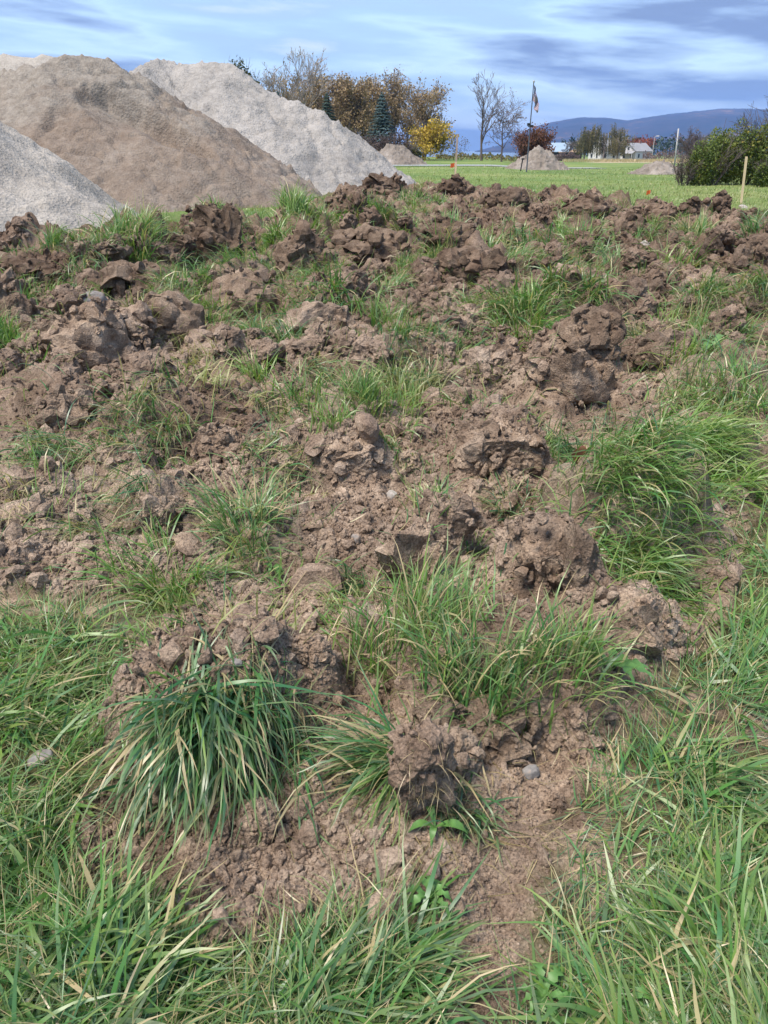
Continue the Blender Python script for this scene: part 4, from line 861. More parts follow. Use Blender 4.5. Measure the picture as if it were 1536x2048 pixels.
def cluster(seed, n, size, ang=0.8, slab=False):
    rng = np.random.RandomState(seed + 5); size = np.asarray(size); V = []; F = []; o = 0
    def add(sd, lv, c, sz, a):
        nonlocal o
        v, f = clod_verts(sd, lv, sz, a, 0.12 if slab else 0.55, 0.35 if slab else 1.0); t = rng.uniform(-0.6, 0.6); ct, st = math.cos(t), math.sin(t)
        v = np.stack([v[:, 0] * ct - v[:, 2] * st, v[:, 1], v[:, 0] * st + v[:, 2] * ct], 1) if sz[0] < size[0] * 0.8 else v
        V.append(v + c); F.append(f + o); o += len(v)
    add(seed, n, np.zeros(3), size * (0.9, 0.92, 0.88), ang)
    for k in range(2 if slab else rng.randint(6, 10)):                 # blocks broken half loose from the body
        u = rng.normal(size=3); u[1] -= 0.5; u /= np.linalg.norm(u); q = rng.uniform(0.26, 0.50); m = size * q * rng.uniform(0.75, 1.3, 3)
        add(seed + 31 * k + 7, max(3, n - 2), u * size * 0.5 * (0.86 - 0.45 * q), m, 1.2)
    v0, f0 = ico(2); ns = 34 if slab else (90 if n >= 5 else 60)
    for k in range(ns):                                 # angular shards and crumbs stuck all over it
        u = rng.normal(size=3); u[1] -= 0.4; u /= np.linalg.norm(u); q = min(0.24, 0.036 / (rng.rand() + 0.12)); w = v0.copy()
        for e in range(7):
            pl = rng.normal(size=3); pl /= np.linalg.norm(pl); w = w - pl[None] * np.maximum(0, w @ pl - rng.uniform(0.35, 0.75))[:, None]
        rt, _ = np.linalg.qr(rng.normal(size=(3, 3))); w = (w * rng.uniform(0.6, 1.25, 3)) @ rt * (size.mean() * q * 0.62)
        V.append(w + u * size * 0.5 * rng.uniform(0.74, 0.93)); F.append(f0 + o); o += len(w)
    return np.concatenate(V), np.concatenate(F)
def clod_mesh(name, seed, n, size, ang=0.5, crumb=1.0, mat=None, slab=False):
    v, f = cluster(seed, n, size, 0.8, slab); return new_mesh(name, v, [f], mat or SOIL, None, False)

CLODS = [
 # px x, px base y, width, height, tone, label
 (165, 745, 165, 150, 1.15, 'large pale deeply fissured clod at the left, a grey stone on its crest'),
 (105, 700, 90, 60, 1.0, 'rounded brown clod leaning on the left side of the pale cracked clod'),
 (482, 628, 165, 100, 0.95, 'broad rounded brown clod left of the two green tufts on the ridge'),
 (318, 680, 150, 95, 0.95, 'craggy clod beside the pale cracked clod on its right, with a sharp upper edge'),
 (262, 622, 190, 90, 0.85, 'wide dark clod behind the pale cracked clod with a black hollow at its right end'),
 (425, 525, 110, 110, 0.75, 'tall dark clod standing against the foot of the brown sand pile'),
 (608, 545, 110, 85, 1.0, 'lumpy reddish clod midway up, left of the long dark clod bank'),
 (640, 690, 165, 80, 1.0, 'low broken clod with a dark notch in its top, left of a small bright tuft'),
 (925, 580, 130, 85, 0.95, 'big rounded clod crusted with crumbs near mid strip, dark cleft on its right'),
 (995, 570, 80, 65, 0.7, 'dark clod split from the big crusted clod by a cleft'),
 (1190, 700, 130, 80, 0.85, 'brown clod with dark grass hanging over its left side, right of the brightest mid tuft'),
 (1140, 805, 160, 115, 1.05, 'large clod right of centre with a hollow under its left edge and tan face'),
 (1195, 800, 80, 80, 0.9, 'broken shoulder clod against the right of the clod with the tan face'),
 (1010, 950, 170, 105, 1.05, 'long smooth backed clod left of the big bright grass sod'),
 (830, 1160, 120, 150, 1.2, 'upright pale slab of soil with a flat face above the tall grass tuft'),
 (905, 1085, 95, 105, 1.1, 'tall narrow block of soil behind the upright pale slab, split by a crack'),
 (1095, 1180, 160, 185, 1.1, 'massive pale block of soil with a steep front, left of the big grass sod'),
 (1165, 1160, 95, 95, 0.8, 'dark overhanging clod on the right of the massive pale block'),
 (1325, 1305, 95, 90, 1.05, 'smooth ball of soil in the trench beside the right lawn'),
 (1240, 1300, 150, 100, 1.0, 'cracked loose mound clod between the massive block and the smooth ball'),
 (1420, 545, 60, 65, 0.6, 'nearly black shaggy clod below the right stake'),
 (1510, 545, 75, 75, 0.95, 'layered pale clod cut by the right edge, near the black shaggy clod'),
 (40, 578, 150, 45, 0.8, 'flat brown clod bank at the left edge under the grey gravel'),
 (200, 525, 95, 40, 0.75, 'dark clod at the toe of the grey gravel pile, right of a grass tuft'),
 (345, 505, 80, 36, 0.8, 'low clod behind a grass patch at the toe of the brown pile'),
 (740, 530, 170, 70, 0.85, 'long dark bank of clods running across the middle of the strip'),
 (700, 415, 90, 40, 0.75, 'dark clod on the far bank below the pale ridge toe'),
 (770, 395, 90, 40, 0.8, 'tan streaked clod at the far end of the strip beside the pale pile toe'),
 (905, 395, 60, 40, 0.7, 'dark lump at the foot of the left stake'),
 (1445, 425, 42, 38, 0.6, 'small dark peaked clod on the far edge, left of the right stake'),
 (1388, 430, 45, 28, 0.6, 'low dark clod on the far edge, two clods left of the right stake'),
 (1180, 425, 90, 34, 1.0, 'pale flaked clod on the far right rise with stones showing'),
 (1330, 455, 90, 40, 1.1, 'light crusted clod row below the orange flag on the grass'),
 (1010, 415, 90, 40, 0.75, 'dark clod behind the far grass patches, right of the left stake'),
 (900, 500, 120, 55, 0.8, 'dark ridge clod behind the big crusted clod'),
 (20, 650, 70, 75, 0.9, 'steep brown clod cut by the left edge beside green weeds'),
 (120, 860, 130, 80, 1.0, 'crumbling pale mound clod at the left, above an arching tuft'),
 (315, 1075, 110, 75, 0.9, 'root matted clod with a torn right end, left of the star shaped tuft'),
 (430, 925, 110, 75, 0.95, 'brown clod with straw roots right of the large messy tuft'),
 (705, 945, 130, 70, 1.05, 'pointed pale clod right of the low leafy tuft, below the bright green clump'),
 (820, 945, 50, 45, 1.05, 'small round clod beside the pointed pale clod'),
 (330, 1310, 62, 50, 1.25, 'angular pale clod, upper one of the pair by the left lawn'),
 (288, 1368, 72, 62, 1.15, 'squarish pale clod, lower one of the pair by the left lawn'),
 (520, 1690, 90, 90, 1.15, 'pale crumbly clod lying under the hanging grass near the bottom'),
 (1000, 1525, 215, 85, 0.8, 'long dark clod lying across the scraped hollow, roots on top'),
 (1280, 740, 90, 60, 0.75, 'dark jagged clod right of the clod with the tan face'),
 (1330, 730, 110, 60, 0.75, 'dark broken clod below a spreading broad leaf weed'),
 (1300, 610, 90, 60, 0.8, 'brown clod above the light tuft rows on the right side'),
 (1260, 480, 80, 45, 0.85, 'clod with a flat crust at mid right behind the round light tuft'),
 (905, 1560, 130, 90, 0.85, 'crumbling dark clod close against the right side of the torn sod'),
 (880, 1490, 120, 80, 0.8, 'dark clod between the torn sod and the long dark clod'),
 (620, 1330, 80, 45, 1.1, 'low crusted clod between the large foreground tussock and the tall bright tuft'),
 (330, 1620, 90, 60, 1.0, 'loose clod half hidden under the hanging blades of the large tussock'),
 (1370, 1200, 80, 60, 0.7, 'dark damp clod in the trench at the foot of the broad heavy sod'),
]
SLAB_LABELS = [(505, 1275, 95, 40, 1.2, 'flat tan slab of soil lying on crumbs between left lawn and tall tuft')]
def place_clod(k, spec, name='soil_clod', embed=0.30, cat='clod'):
    cx, cb, wpx, hpx, tone, lab = spec
    p = hit(cx, cb); s = mpp(p); W = wpx * s; H = hpx * s * 1.05
    n = 5 if wpx > 70 and cb > 800 else 4
    me = clod_mesh(name, 300 + k * 13, n, (W * 1.12, W * 0.85, H * 1.5), 0.55, 1.1, None, any(q in lab for q in ('slab', 'tan face', 'tall narrow block', 'massive', 'angular pale', 'squarish', 'smooth ball', 'split from')))
    o = thing(name, lab, cat, (p[0], p[1] + W * 0.34, p[2] + H * 0.14), rot=(0, 0, 0), data=me)
    vv = np.empty(len(me.vertices) * 3, np.float32); me.vertices.foreach_get('co', vv); vv = vv.reshape(-1, 3) + np.array(o.location)
    nn = np.empty(len(me.vertices) * 3, np.float32); me.vertices.foreach_get('normal', nn); nn = nn.reshape(-1, 3); ok = (nn[:, 2] > 0.1) & (vv[:, 2] > gz(vv[:, 0], vv[:, 1]))
    rr_ = np.random.RandomState(k); cand = vv[ok]
    if len(cand): CLODPTS.append(cand[rr_.randint(0, len(cand), int(min(140, wpx * hpx / 90)))])
    t = tone * 0.97; o.color = (t, t, t * 0.98, 1)
    return o
CLODPTS = []
for k, sp in enumerate(CLODS): place_clod(k, sp)
for k, sp in enumerate(SLAB_LABELS): place_clod(900 + k, sp, 'soil_slab')

# the torn sod standing on edge in the foreground, with fine roots
def sod():
    p = hit(835, 1650); s = mpp(p)
    t = thing('torn_sod', 'shaggy upright torn sod with hanging roots, grass swept to its left', 'sod', (p[0], p[1] + 0.03, p[2]))
    v, f = clod_verts(4711, 5, (120 * s, 95 * s, 300 * s), 1.0, 0.9); v[:, 2] += 95 * s
    v[:, 0] += -(v[:, 2] - 95 * s) * 0.05
    v2, f2 = cluster(4713, 5, (135 * s, 110 * s, 190 * s)); v2[:, 2] += 150 * s; f = np.concatenate([f, f2 + len(v)]); v = np.concatenate([v, v2])
    o = link('soil', new_mesh('soil', v, [f], SOIL, None, False), t); o.color = (0.78, 0.75, 0.73, 1)
    rng = np.random.RandomState(5); pts = v[rng.choice(len(v), 90)]; pts = pts[(pts[:, 1] < 0.01)]
    P = pts + np.array((0, -0.004, 0)); n = len(P)
    V, Q, T, A = blades(P, rng.uniform(-2.6, -0.5, n), rng.uniform(0.9, 2.0, n), rng.uniform(2.5, 3.1, n), rng.uniform(0.03, 0.10, n), np.full(n, 0.0012), 4, rng, None,
                        np.full(n, 0.8), np.full(n, 1.0))
    link('roots', new_mesh('roots', V, [Q, T], PALEGRASS, {'blade': A}), t, kind='stuff')
sod()
def drymix(rng, n, frac):                           # most blades green, some yellowing, some straw
    d = np.where(rng.rand(n) < frac, rng.uniform(0.55, 1.0, n), rng.uniform(0, 0.22, n) ** 1.0); return d

# px x, px y of the root line, px half width, px half depth, blades, length m, width mm, mode, direction deg, tint, dry, label
TUFTS = [
 (430, 1432, 200, 26, 760, 0.34, 8.0, 'hang', -92, 0.20, 0.10, 'large tussock of long blue green blades hanging over the front of its mound'),
 (570, 1450, 70, 24, 300, 0.24, 5, 'hang', -75, 0.15, 0.18, 'dark hanging grass on the right shoulder of the large foreground tussock'),
 (800, 1530, 36, 50, 420, 0.34, 6, 'flop', -145, 0.30, 0.16, 'swath of long grass swept to the lower left from the torn sod'),
 (935, 1640, 55, 14, 170, 0.17, 5, 'flop', -88, 0.12, 0.25, 'fan of drooping grass below the upright torn sod'),
 (790, 1290, 110, 30, 330, 0.30, 5.5, 'up', 60, 0.62, 0.12, 'tall upright bright tuft in the foreground centre with long blades over bare soil'),
 (850, 1300, 70, 25, 120, 0.22, 5, 'flop', -60, 0.45, 0.5, 'strawy grass on the right flank of the tall upright bright tuft'),
 (960, 1400, 150, 30, 420, 0.26, 6, 'up', 20, 0.40, 0.2, 'long row of grass on top of the long dark clod'),
 (1130, 1350, 100, 35, 360, 0.23, 6, 'up', -10, 0.5, 0.12, 'leafy grass clump with dandelion leaves at its right, right of the foreground centre'),
 (500, 1075, 70, 40, 330, 0.30, 6, 'star', -100, 0.40, 0.2, 'star shaped tuft with blades spreading all round, left of centre'),
 (105, 900, 55, 20, 230, 0.32, 6, 'flop', -110, 0.30, 0.1, 'arching tuft at the left edge bowed over like a fountain'),
 (310, 860, 100, 40, 420, 0.34, 6, 'flop', -80, 0.32, 0.3, 'big messy tuft flopped over its mound in the left middle'),
 (385, 740, 60, 30, 260, 0.36, 5.5, 'flop', -80, 0.55, 0.65, 'straw coloured tuft above the big messy tuft'),
 (545, 910, 70, 30, 200, 0.25, 6, 'flop', -30, 0.28, 0.2, 'low leafy tuft left of the pointed pale clod'),
 (540, 820, 45, 16, 130, 0.22, 5, 'flop', -90, 0.45, 0.55, 'small brownish tuft above the low leafy tuft'),
 (620, 740, 45, 18, 130, 0.25, 6, 'flop', -60, 0.25, 0.45, 'small grey green tuft alone on bare crumbs, upper middle'),
 (745, 840, 90, 22, 380, 0.25, 6, 'up', 30, 0.75, 0.08, 'bright green clump above the pointed pale clod'),
 (660, 862, 40, 12, 120, 0.18, 6, 'up', 150, 0.85, 0.05, 'small vivid clump at the left end of the bright green clump'),
 (790, 905, 50, 14, 130, 0.2, 6, 'flop', -90, 0.35, 0.25, 'thin grass below the bright green clump, right of it'),
 (830, 755, 78, 30, 420, 0.34, 6, 'flop', -85, 0.12, 0.2, 'large dark shaggy tuft in the middle of the strip'),
 (1030, 1020, 45, 20, 150, 0.19, 5, 'star', -90, 0.2, 0.3, 'small bluish tuft perched on top of the massive pale block'),
 (1275, 1030, 135, 80, 1500, 0.25, 6, 'flop', -40, 0.62, 0.10, 'broad heavy grass sod beside the trench on the right'),
 (1425, 915, 85, 55, 900, 0.29, 6.5, 'flop', -25, 0.90, 0.04, 'lush bright clump bent to the right behind the broad heavy sod'),
 (1165, 880, 55, 25, 220, 0.27, 6, 'flop', -110, 0.15, 0.1, 'dark blue green tuft at the upper left of the broad heavy sod'),
 (1045, 660, 66, 36, 420, 0.42, 8, 'star', -90, 0.80, 0.12, 'bright fountain of grass left of the brown clod with hanging dark grass'),
 (1195, 665, 40, 25, 160, 0.40, 8, 'flop', -110, 0.08, 0.2, 'dark grass hanging down the left side of a brown clod'),
 (645, 590, 66, 26, 420, 0.45, 10, 'flop', -90, 0.45, 0.15, 'left of the two green tufts on the ridge above the low broken clod'),
 (742, 590, 32, 24, 220, 0.42, 9, 'flop', -95, 0.25, 0.12, 'right of the two green tufts on the ridge, darker and narrower'),
 (755, 655, 36, 16, 190, 0.34, 8, 'up', 0, 0.6, 0.08, 'small bright tuft on the right of the low broken clod'),
 (1110, 575, 120, 30, 700, 0.42, 10, 'flop', -100, 0.45, 0.25, 'wide mat of grass above the bright fountain tuft'),
 (1342, 535, 50, 18, 300, 0.5, 12, 'star', -90, 0.75, 0.1, 'round light green tuft left of the nearly black clod'),
 (1430, 790, 100, 35, 520, 0.34, 6, 'flop', -110, 0.50, 0.25, 'spreading tuft with reddish tips at the right edge, above the lush bright clump'),
 (1255, 745, 45, 20, 170, 0.32, 6, 'flop', -60, 0.45, 0.4, 'straggly tuft right of the clod with the tan face'),
 (1340, 670, 50, 18, 210, 0.34, 8, 'up', 40, 0.8, 0.12, 'yellow green tuft above the dark broken clod at the right'),
 (1450, 625, 80, 40, 460, 0.40, 8, 'flop', -110, 0.4, 0.25, 'rough grass patch at the right edge above the broad leaf weed'),
 (270, 505, 75, 22, 420, 0.45, 12, 'up', 30, 0.62, 0.12, 'grass patch at the toe of the brown sand pile with pale blades'),
 (585, 410, 32, 10, 280, 0.55, 18, 'up', 90, 0.85, 0.03, 'vivid upright tuft against the brown sand pile'),
 (590, 450, 55, 14, 340, 0.45, 16, 'up', 30, 0.75, 0.08, 'bright grass patch in front of the vivid upright tuft'),
 (150, 560, 40, 24, 260, 0.42, 10, 'flop', -60, 0.35, 0.08, 'green tuft beside the wide dark clod, left middle'),
 (45, 605, 55, 22, 300, 0.35, 9, 'up', 0, 0.6, 0.05, 'fresh green weedy grass at the left edge above the steep clod'),
 (18, 700, 30, 18, 160, 0.26, 8, 'up', 0, 0.65, 0.03, 'leafy green plants cut by the left edge below the steep clod'),
 (105, 505, 28, 8, 120, 0.4, 11, 'up', 0, 0.6, 0.1, 'tiny grass tuft right at the foot of the grey gravel slope'),
 (930, 710, 42, 18, 170, 0.3, 7, 'flop', -100, 0.35, 0.12, 'small tuft left of a crumbly bank, below the bright fountain tuft'),
 (720, 1180, 40, 18, 110, 0.20, 5, 'flop', -150, 0.10, 0.1, 'dark green wisp tucked under the left foot of the upright pale slab'),
 (350, 1170, 100, 38, 420, 0.22, 6, 'star', -60, 0.75, 0.1, 'vivid yellow green grass patch below the root matted clod'),
 (200, 1050, 60, 40, 130, 0.2, 4.5, 'flop', -110, 0.5, 0.6, 'sparse straw and green wisps left of the root matted clod'),
 (25, 1015, 40, 20, 110, 0.2, 4.5, 'flop', -70, 0.5, 0.8, 'bleached straw tuft hanging at the left edge'),
 (300, 1040, 60, 25, 150, 0.22, 5, 'flop', -90, 0.2, 0.35, 'drooping grass at the front of the root matted clod'),
 (820, 400, 50, 16, 300, 0.5, 18, 'up', 90, 0.45, 0.15, 'grass patch at the far end between the pale pile and the left stake'),
 (880, 500, 40, 12, 200, 0.42, 14, 'up', 90, 0.5, 0.2, 'grass tuft on the ridge behind the big crusted clod'),
 (1050, 500, 55, 22, 360, 0.5, 13, 'flop', -120, 0.35, 0.15, 'long dark grass leaning left behind the wide mat'),
 (1165, 500, 40, 16, 260, 0.46, 13, 'up', 60, 0.6, 0.15, 'green tuft between the long dark grass and the round light tuft'),
 (1390, 470, 60, 14, 260, 0.42, 15, 'up', 60, 0.55, 0.3, 'pale grass strip above the nearly black clod'),
 (930, 470, 60, 12, 260, 0.42, 15, 'up', 90, 0.6, 0.2, 'light grass row at far middle, in front of the left stake'),
]
def make_tuft(k, sp, extra=0.0):
    cx, cy, rx, ry, n, L, Wm, mode, dr, tint, dry, lab = sp
    rng = np.random.RandomState(1000 + k); n = int(n * (1.35 if cy < 1200 else 1.15))
    c = hit(cx, cy); s = mpp(c); depth = max(ry * s / max(0.25, math.sin(math.atan2(CAMZ - c[2], c[1]))), 0.02) if ry > 0 else 0.05
    depth = min(depth, rx * s * 1.2)
    # several hearts inside the patch, so that it grows as bunches
    nb = max(2, n // 45); hb = rng.normal(0, 0.5, (nb, 2)); hb = hb / np.maximum(1, np.linalg.norm(hb, axis=1))[:, None]
    w_ = rng.randint(0, nb, n); spread = min(0.035 + 0.05 * L, rx * s * 0.5)
    off = hb[w_] * np.array((rx * s, depth)) + rng.normal(0, spread, (n, 2)) * np.array((1, 0.8))
    P = np.zeros((n, 3)); P[:, 0] = c[0] + off[:, 0]; P[:, 1] = c[1] + off[:, 1]; P[:, 2] = gz(P[:, 0], P[:, 1]) - 0.01
    d = R(dr); rad_az = np.arctan2(off[:, 1] * 1.0 + rng.normal(0, 0.03, n), off[:, 0] + rng.normal(0, 0.03, n))
    bunch = rng.normal(0, 0.35, nb)[w_]
    if mode == 'up':
        az = rad_az + rng.normal(0, 0.7, n); th0 = np.abs(rng.normal(0.15, 0.16, n)); th1 = th0 + np.abs(rng.normal(0.95, 0.55, n))
        lean = rng.rand(n) < 0.35; az = np.where(lean, d + rng.normal(0, 0.6, n), az)
    elif mode == 'star':
        az = rad_az + rng.normal(0, 0.5, n); th0 = np.abs(rng.normal(0.55, 0.35, n)); th1 = th0 + np.abs(rng.normal(1.2, 0.5, n))
    elif mode == 'hang':
        az = d + rng.normal(0, 0.38, n); th0 = np.abs(rng.normal(1.05, 0.3, n)); th1 = th0 + np.abs(rng.normal(1.5, 0.35, n))
    else:
        az = d + bunch + rng.normal(0, 0.42, n); th0 = np.abs(rng.normal(0.75, 0.35, n)); th1 = th0 + np.abs(rng.normal(1.35, 0.5, n))
    ln = L * rng.uniform(0.45, 1.2, n) * (0.85 + 0.3 * rng.rand(nb)[w_]); wd = Wm / 1000 * rng.uniform(0.6, 1.45, n)
    stray = rng.rand(n) < 0.16; az = np.where(stray, rng.uniform(-3.14, 3.14, n), az)
    short = rng.rand(n) < 0.3; ln = np.where(short, ln * 0.5, ln); wd = np.where(short, wd * 0.6, wd)
    seg = 6 if c[1] < 4 else (5 if c[1] < 9 else 3); dr_ = drymix(rng, n, dry); th_ = rng.rand(n) < 0.22
    ln = np.where(th_, ln * 0.55, ln); wd = np.where(th_, wd * 0.5, wd); dr_ = np.where(th_, rng.uniform(0.5, 1, n), dr_); th1 = np.where(th_, th1 + 0.6, th1)
    kink = rng.rand(n) < 0.12; th1 = np.where(kink, th1 + 0.9, th1)
    V, Q, T, A = blades(P, az, th0, np.minimum(th1, 3.0), ln, wd, seg, rng, gz, np.clip(tint + rng.normal(0, 0.2, n) + bunch * 0.15, 0, 1), dr_, 0.05)
    V -= c[None]
    thing('grass_tuft', lab, 'grass tuft', c, data=new_mesh('grass_tuft', V, [Q, T], GRASS, {'blade': A}))
for k, sp in enumerate(TUFTS): make_tuft(k, sp)

# lawn, field and the turf left on the far lumps: nobody could count it
def scatter_px(n, rng, x0, x1, y0, y1):
    px = rng.uniform(x0, x1, n); py = rng.uniform(y0, y1, n)
    u = (px - 768) / FPX; v = (1024 - py) / FPX; dy = CP + v * SP; dz = -SP + v * CP; t = -CAMZ / dz
    return u * t, dy * t
def grass_layer(name, lab, n, box, seg, keep, L, Wmm, mode, tint, dry, mat, seed, lay=0.05, base=0.01):
    rng = np.random.RandomState(seed); x, y = scatter_px(n, rng, *box)
    k = keep(x, y, rng); x, y = x[k], y[k]; n = len(x)
    if n == 0: return
    P = np.stack([x, y, gz(x, y) - base], 1); d = np.hypot(x, y)
    az = fbm2(x * 2.2, y * 2.2, 3, seed % 50) * 4.5 + rng.normal(0, 0.8, n) + mode[0]
    th0 = np.abs(rng.normal(mode[1], 0.3, n)); th1 = th0 + np.abs(rng.normal(mode[2], 0.5, n))
    cl_ = 0.55 + 0.9 * sstep(-0.4, 0.4, fbm2(x * 3.2, y * 3.2, 3, 19)); ln = L * rng.uniform(0.4, 1.25, n) * (cl_ if name == 'lawn_grass' else 1); wd = np.maximum(Wmm / 1000 * rng.uniform(0.5, 1.3, n) * (cl_ ** 0.5 if name == 'lawn_grass' else 1), d * 0.00055)
    tn = tint + 0.4 * fbm2(x * 1.6, y * 1.6, 3, seed % 40 + 3) + rng.normal(0, 0.23, n)
    V, Q, T, A = blades(P, az, th0, np.minimum(th1, 2.9), ln, wd, seg, rng, gz if lay else None, tn, drymix(rng, n, dry), lay)
    link(name, new_mesh(name, V, [Q, T], mat, {'blade': A}), kind='stuff', label=lab)
def lawn_keep(x, y, rng):
    m = np.maximum.reduce([grid_at(GM, x, y), grid_at(GM, x, y + 0.07) * (y < 4), grid_at(GM, x - 0.05, y + 0.02) * (y < 4)]); return (rng.rand(len(x)) > m * 2.0) & ((y > 8) | (rng.rand(len(x)) < 0.10 + 0.90 * sstep(-0.28, 0.08, fbm2(x * 2.6, y * 2.6, 3, 88))))
def low_keep(x, y, rng):
    return (rng.rand(len(x)) > grid_at(GM, x, y) * 1.3) & (rng.rand(len(x)) < 0.45 + 0.55 * sstep(-0.3, 0.0, fbm2(x * 2.6, y * 2.6, 3, 88)))
def sod_keep(x, y, rng):
    m = grid_at(GM, x, y); s = grid_at(GS, x, y); return rng.rand(len(x)) < m * s
grass_layer('lawn_grass', 'long uncut grass of the lawn around the dug strip', 21000, (-250, 1790, 1000, 2300), 6, lawn_keep, 0.19, 8.2, (0.0, 0.95, 1.1), 0.42, 0.10, GRASS, 21, 0.07)
grass_layer('lawn_grass', 'fine thin blades among the lawn grass', 16000, (-250, 1790, 1000, 2300), 5, lawn_keep, 0.19, 2.2, (2.0, 0.7, 1.2), 0.5, 0.25, GRASS, 28, 0.07)
grass_layer('lawn_undergrowth', 'short thatch and dead blades low in the lawn', 34000, (-250, 1790, 1000, 2300), 3, low_keep, 0.11, 3.6, (1.0, 0.7, 1.0), 0.25, 0.30, GRASS, 22, 0.02)
grass_layer('lawn_grass', 'uncut grass along the far side of the dug strip', 16000, (-200, 1740, 430, 1000), 4, lawn_keep, 0.25, 6, (0.0, 0.5, 1.2), 0.5, 0.15, GRASS, 23)
grass_layer('turf_grass', 'grass still growing on the overturned lumps of the strip', 120000, (-150, 1690, 350, 760), 3, sod_keep, 0.27, 8, (-1.5, 0.5, 1.3), 0.45, 0.2, GRASS, 24)
grass_layer('turf_grass', 'grass on the nearer overturned lumps', 9000, (-150, 1690, 740, 1200), 4, sod_keep, 0.26, 5.5, (-1.5, 0.5, 1.3), 0.5, 0.2, GRASS, 25)
grass_layer('field_grass', 'short green grass of the mown field behind', 50000, (-100, 1640, 331, 425), 2, lawn_keep, 0.15, 9, (0.0, 0.3, 0.8), 0.5, 0.06, FIELD, 26, 0)
def bunches(n, box, seed, nb, L, Wmm, lab):
    rng = np.random.RandomState(seed); x, y = scatter_px(n, rng, *box); m = grid_at(GM, x, y); k = rng.rand(len(x)) < m * sstep(-0.35, 0.25, fbm2(x * 0.8, y * 0.8, 3, seed)); x, y = x[k], y[k]; n = len(x)
    r = rng.uniform(0.06, 0.22, n); w_ = np.repeat(np.arange(n), nb); N_ = n * nb; off = rng.normal(0, 1, (N_, 2)) * r[w_, None] * 0.55
    P = np.stack([x[w_] + off[:, 0], y[w_] + off[:, 1], np.zeros(N_)], 1); P[:, 2] = gz(P[:, 0], P[:, 1]) - 0.015; d = np.hypot(P[:, 0], P[:, 1])
    lean = rng.uniform(-3.14, 3.14, n)[w_]; az = np.where(rng.rand(N_) < 0.5, np.arctan2(off[:, 1], off[:, 0]), lean) + rng.normal(0, 0.5, N_); th0 = np.abs(rng.normal(0.38, 0.3, N_)); th1 = th0 + np.abs(rng.normal(1.0, 0.5, N_))
    ln = L * rng.uniform(0.4, 1.2, N_) * (0.6 + 0.6 * rng.rand(n))[w_]; wd = np.maximum(Wmm / 1000 * rng.uniform(0.6, 1.3, N_), d * 0.0006); tn = rng.uniform(0.35, 0.95, n)[w_] + rng.normal(0, 0.2, N_)
    V, Q, T, A = blades(P, az, th0, np.minimum(th1, 2.9), ln, wd, 3, rng, gz, tn, np.clip(drymix(rng, N_, 0.12) + (rng.rand(n) < 0.15)[w_] * 0.4, 0, 1), 0.05)
    link('turf_grass', new_mesh('turf_grass', V, [Q, T], GRASS, {'blade': A}), kind='stuff', label=lab)
bunches(560, (-60, 1600, 376, 560), 61, 80, 0.30, 15, 'little bunches of grass on the far lumps')
bunches(210, (-60, 1600, 540, 900), 62, 85, 0.27, 8.5, 'little bunches of grass on the middle lumps')
bunches(70, (-60, 1600, 880, 1400), 63, 50, 0.19, 6, 'stray bunches of grass on the near soil')
def straw_keep(x, y, rng):
    m = grid_at(GM, x, y); return rng.rand(len(x)) < m * sstep(-0.05, 0.5, fbm2(x * 1.3, y * 1.3, 3, 55)) * 0.9
grass_layer('loose_straw', 'dead stalks and roots strewn over the crumbled soil', 9000, (-100, 1640, 560, 2000), 3, straw_keep, 0.11, 2.6, (0.0, 1.3, 0.6), 0.6, 0.0, PALEGRASS, 27, 0.02, 0.0)

# ---------------------------------------------------------------- loose crumbs of soil
def crumbs():
    rng = np.random.RandomState(8); x, y = scatter_px(360000, rng, -80, 1620, 375, 2080)
    m = grid_at(GM, x, y) * (1 - grid_at(GS, x, y)); pt = sstep(-0.35, 0.35, fbm2(x * 1.9, y * 1.9, 4, 44))
    k = rng.rand(len(x)) < m * (0.15 + 0.85 * pt) * (1 - 0.35 * scraped(x, y)); x, y = x[k], y[k]
    sc_ = scraped(x, y); P = np.stack([x, y, gz(x, y)], 1); P = np.concatenate([P] + CLODPTS); sc_ = np.concatenate([sc_, np.zeros(len(P) - len(sc_))]); n = len(P); d = np.hypot(P[:, 0], P[:, 1])
    sz = np.exp(rng.normal(math.log(0.0022), 0.75, n)) * (0.55 + 0.62 * d); sz = np.clip(sz, 0.002, 0.11); sz = np.where(sc_ > 0, np.minimum(sz, 0.0075), sz); P[:, 2] += sz * 0.15
    src = bpy.data.collections.new('crumb_shapes')
    for q in range(14):
        v, f = clod_verts(50 + q, 2, (2, rng.uniform(1.3, 2), rng.uniform(1.0, 1.7)), 1.0, 0.8); v = v + rng.normal(0, 0.04, v.shape)
        o = bpy.data.objects.new('crumb', new_mesh('crumb', v, [f], SOIL, None, False)); t = rng.uniform(0.8, 1.5); o.color = (t, t, t * 0.98, 1); src.objects.link(o)
    scatter('loose_crumbs', 'crumbled soil lying loose over the dug strip', P, sz, src, 14, rng)
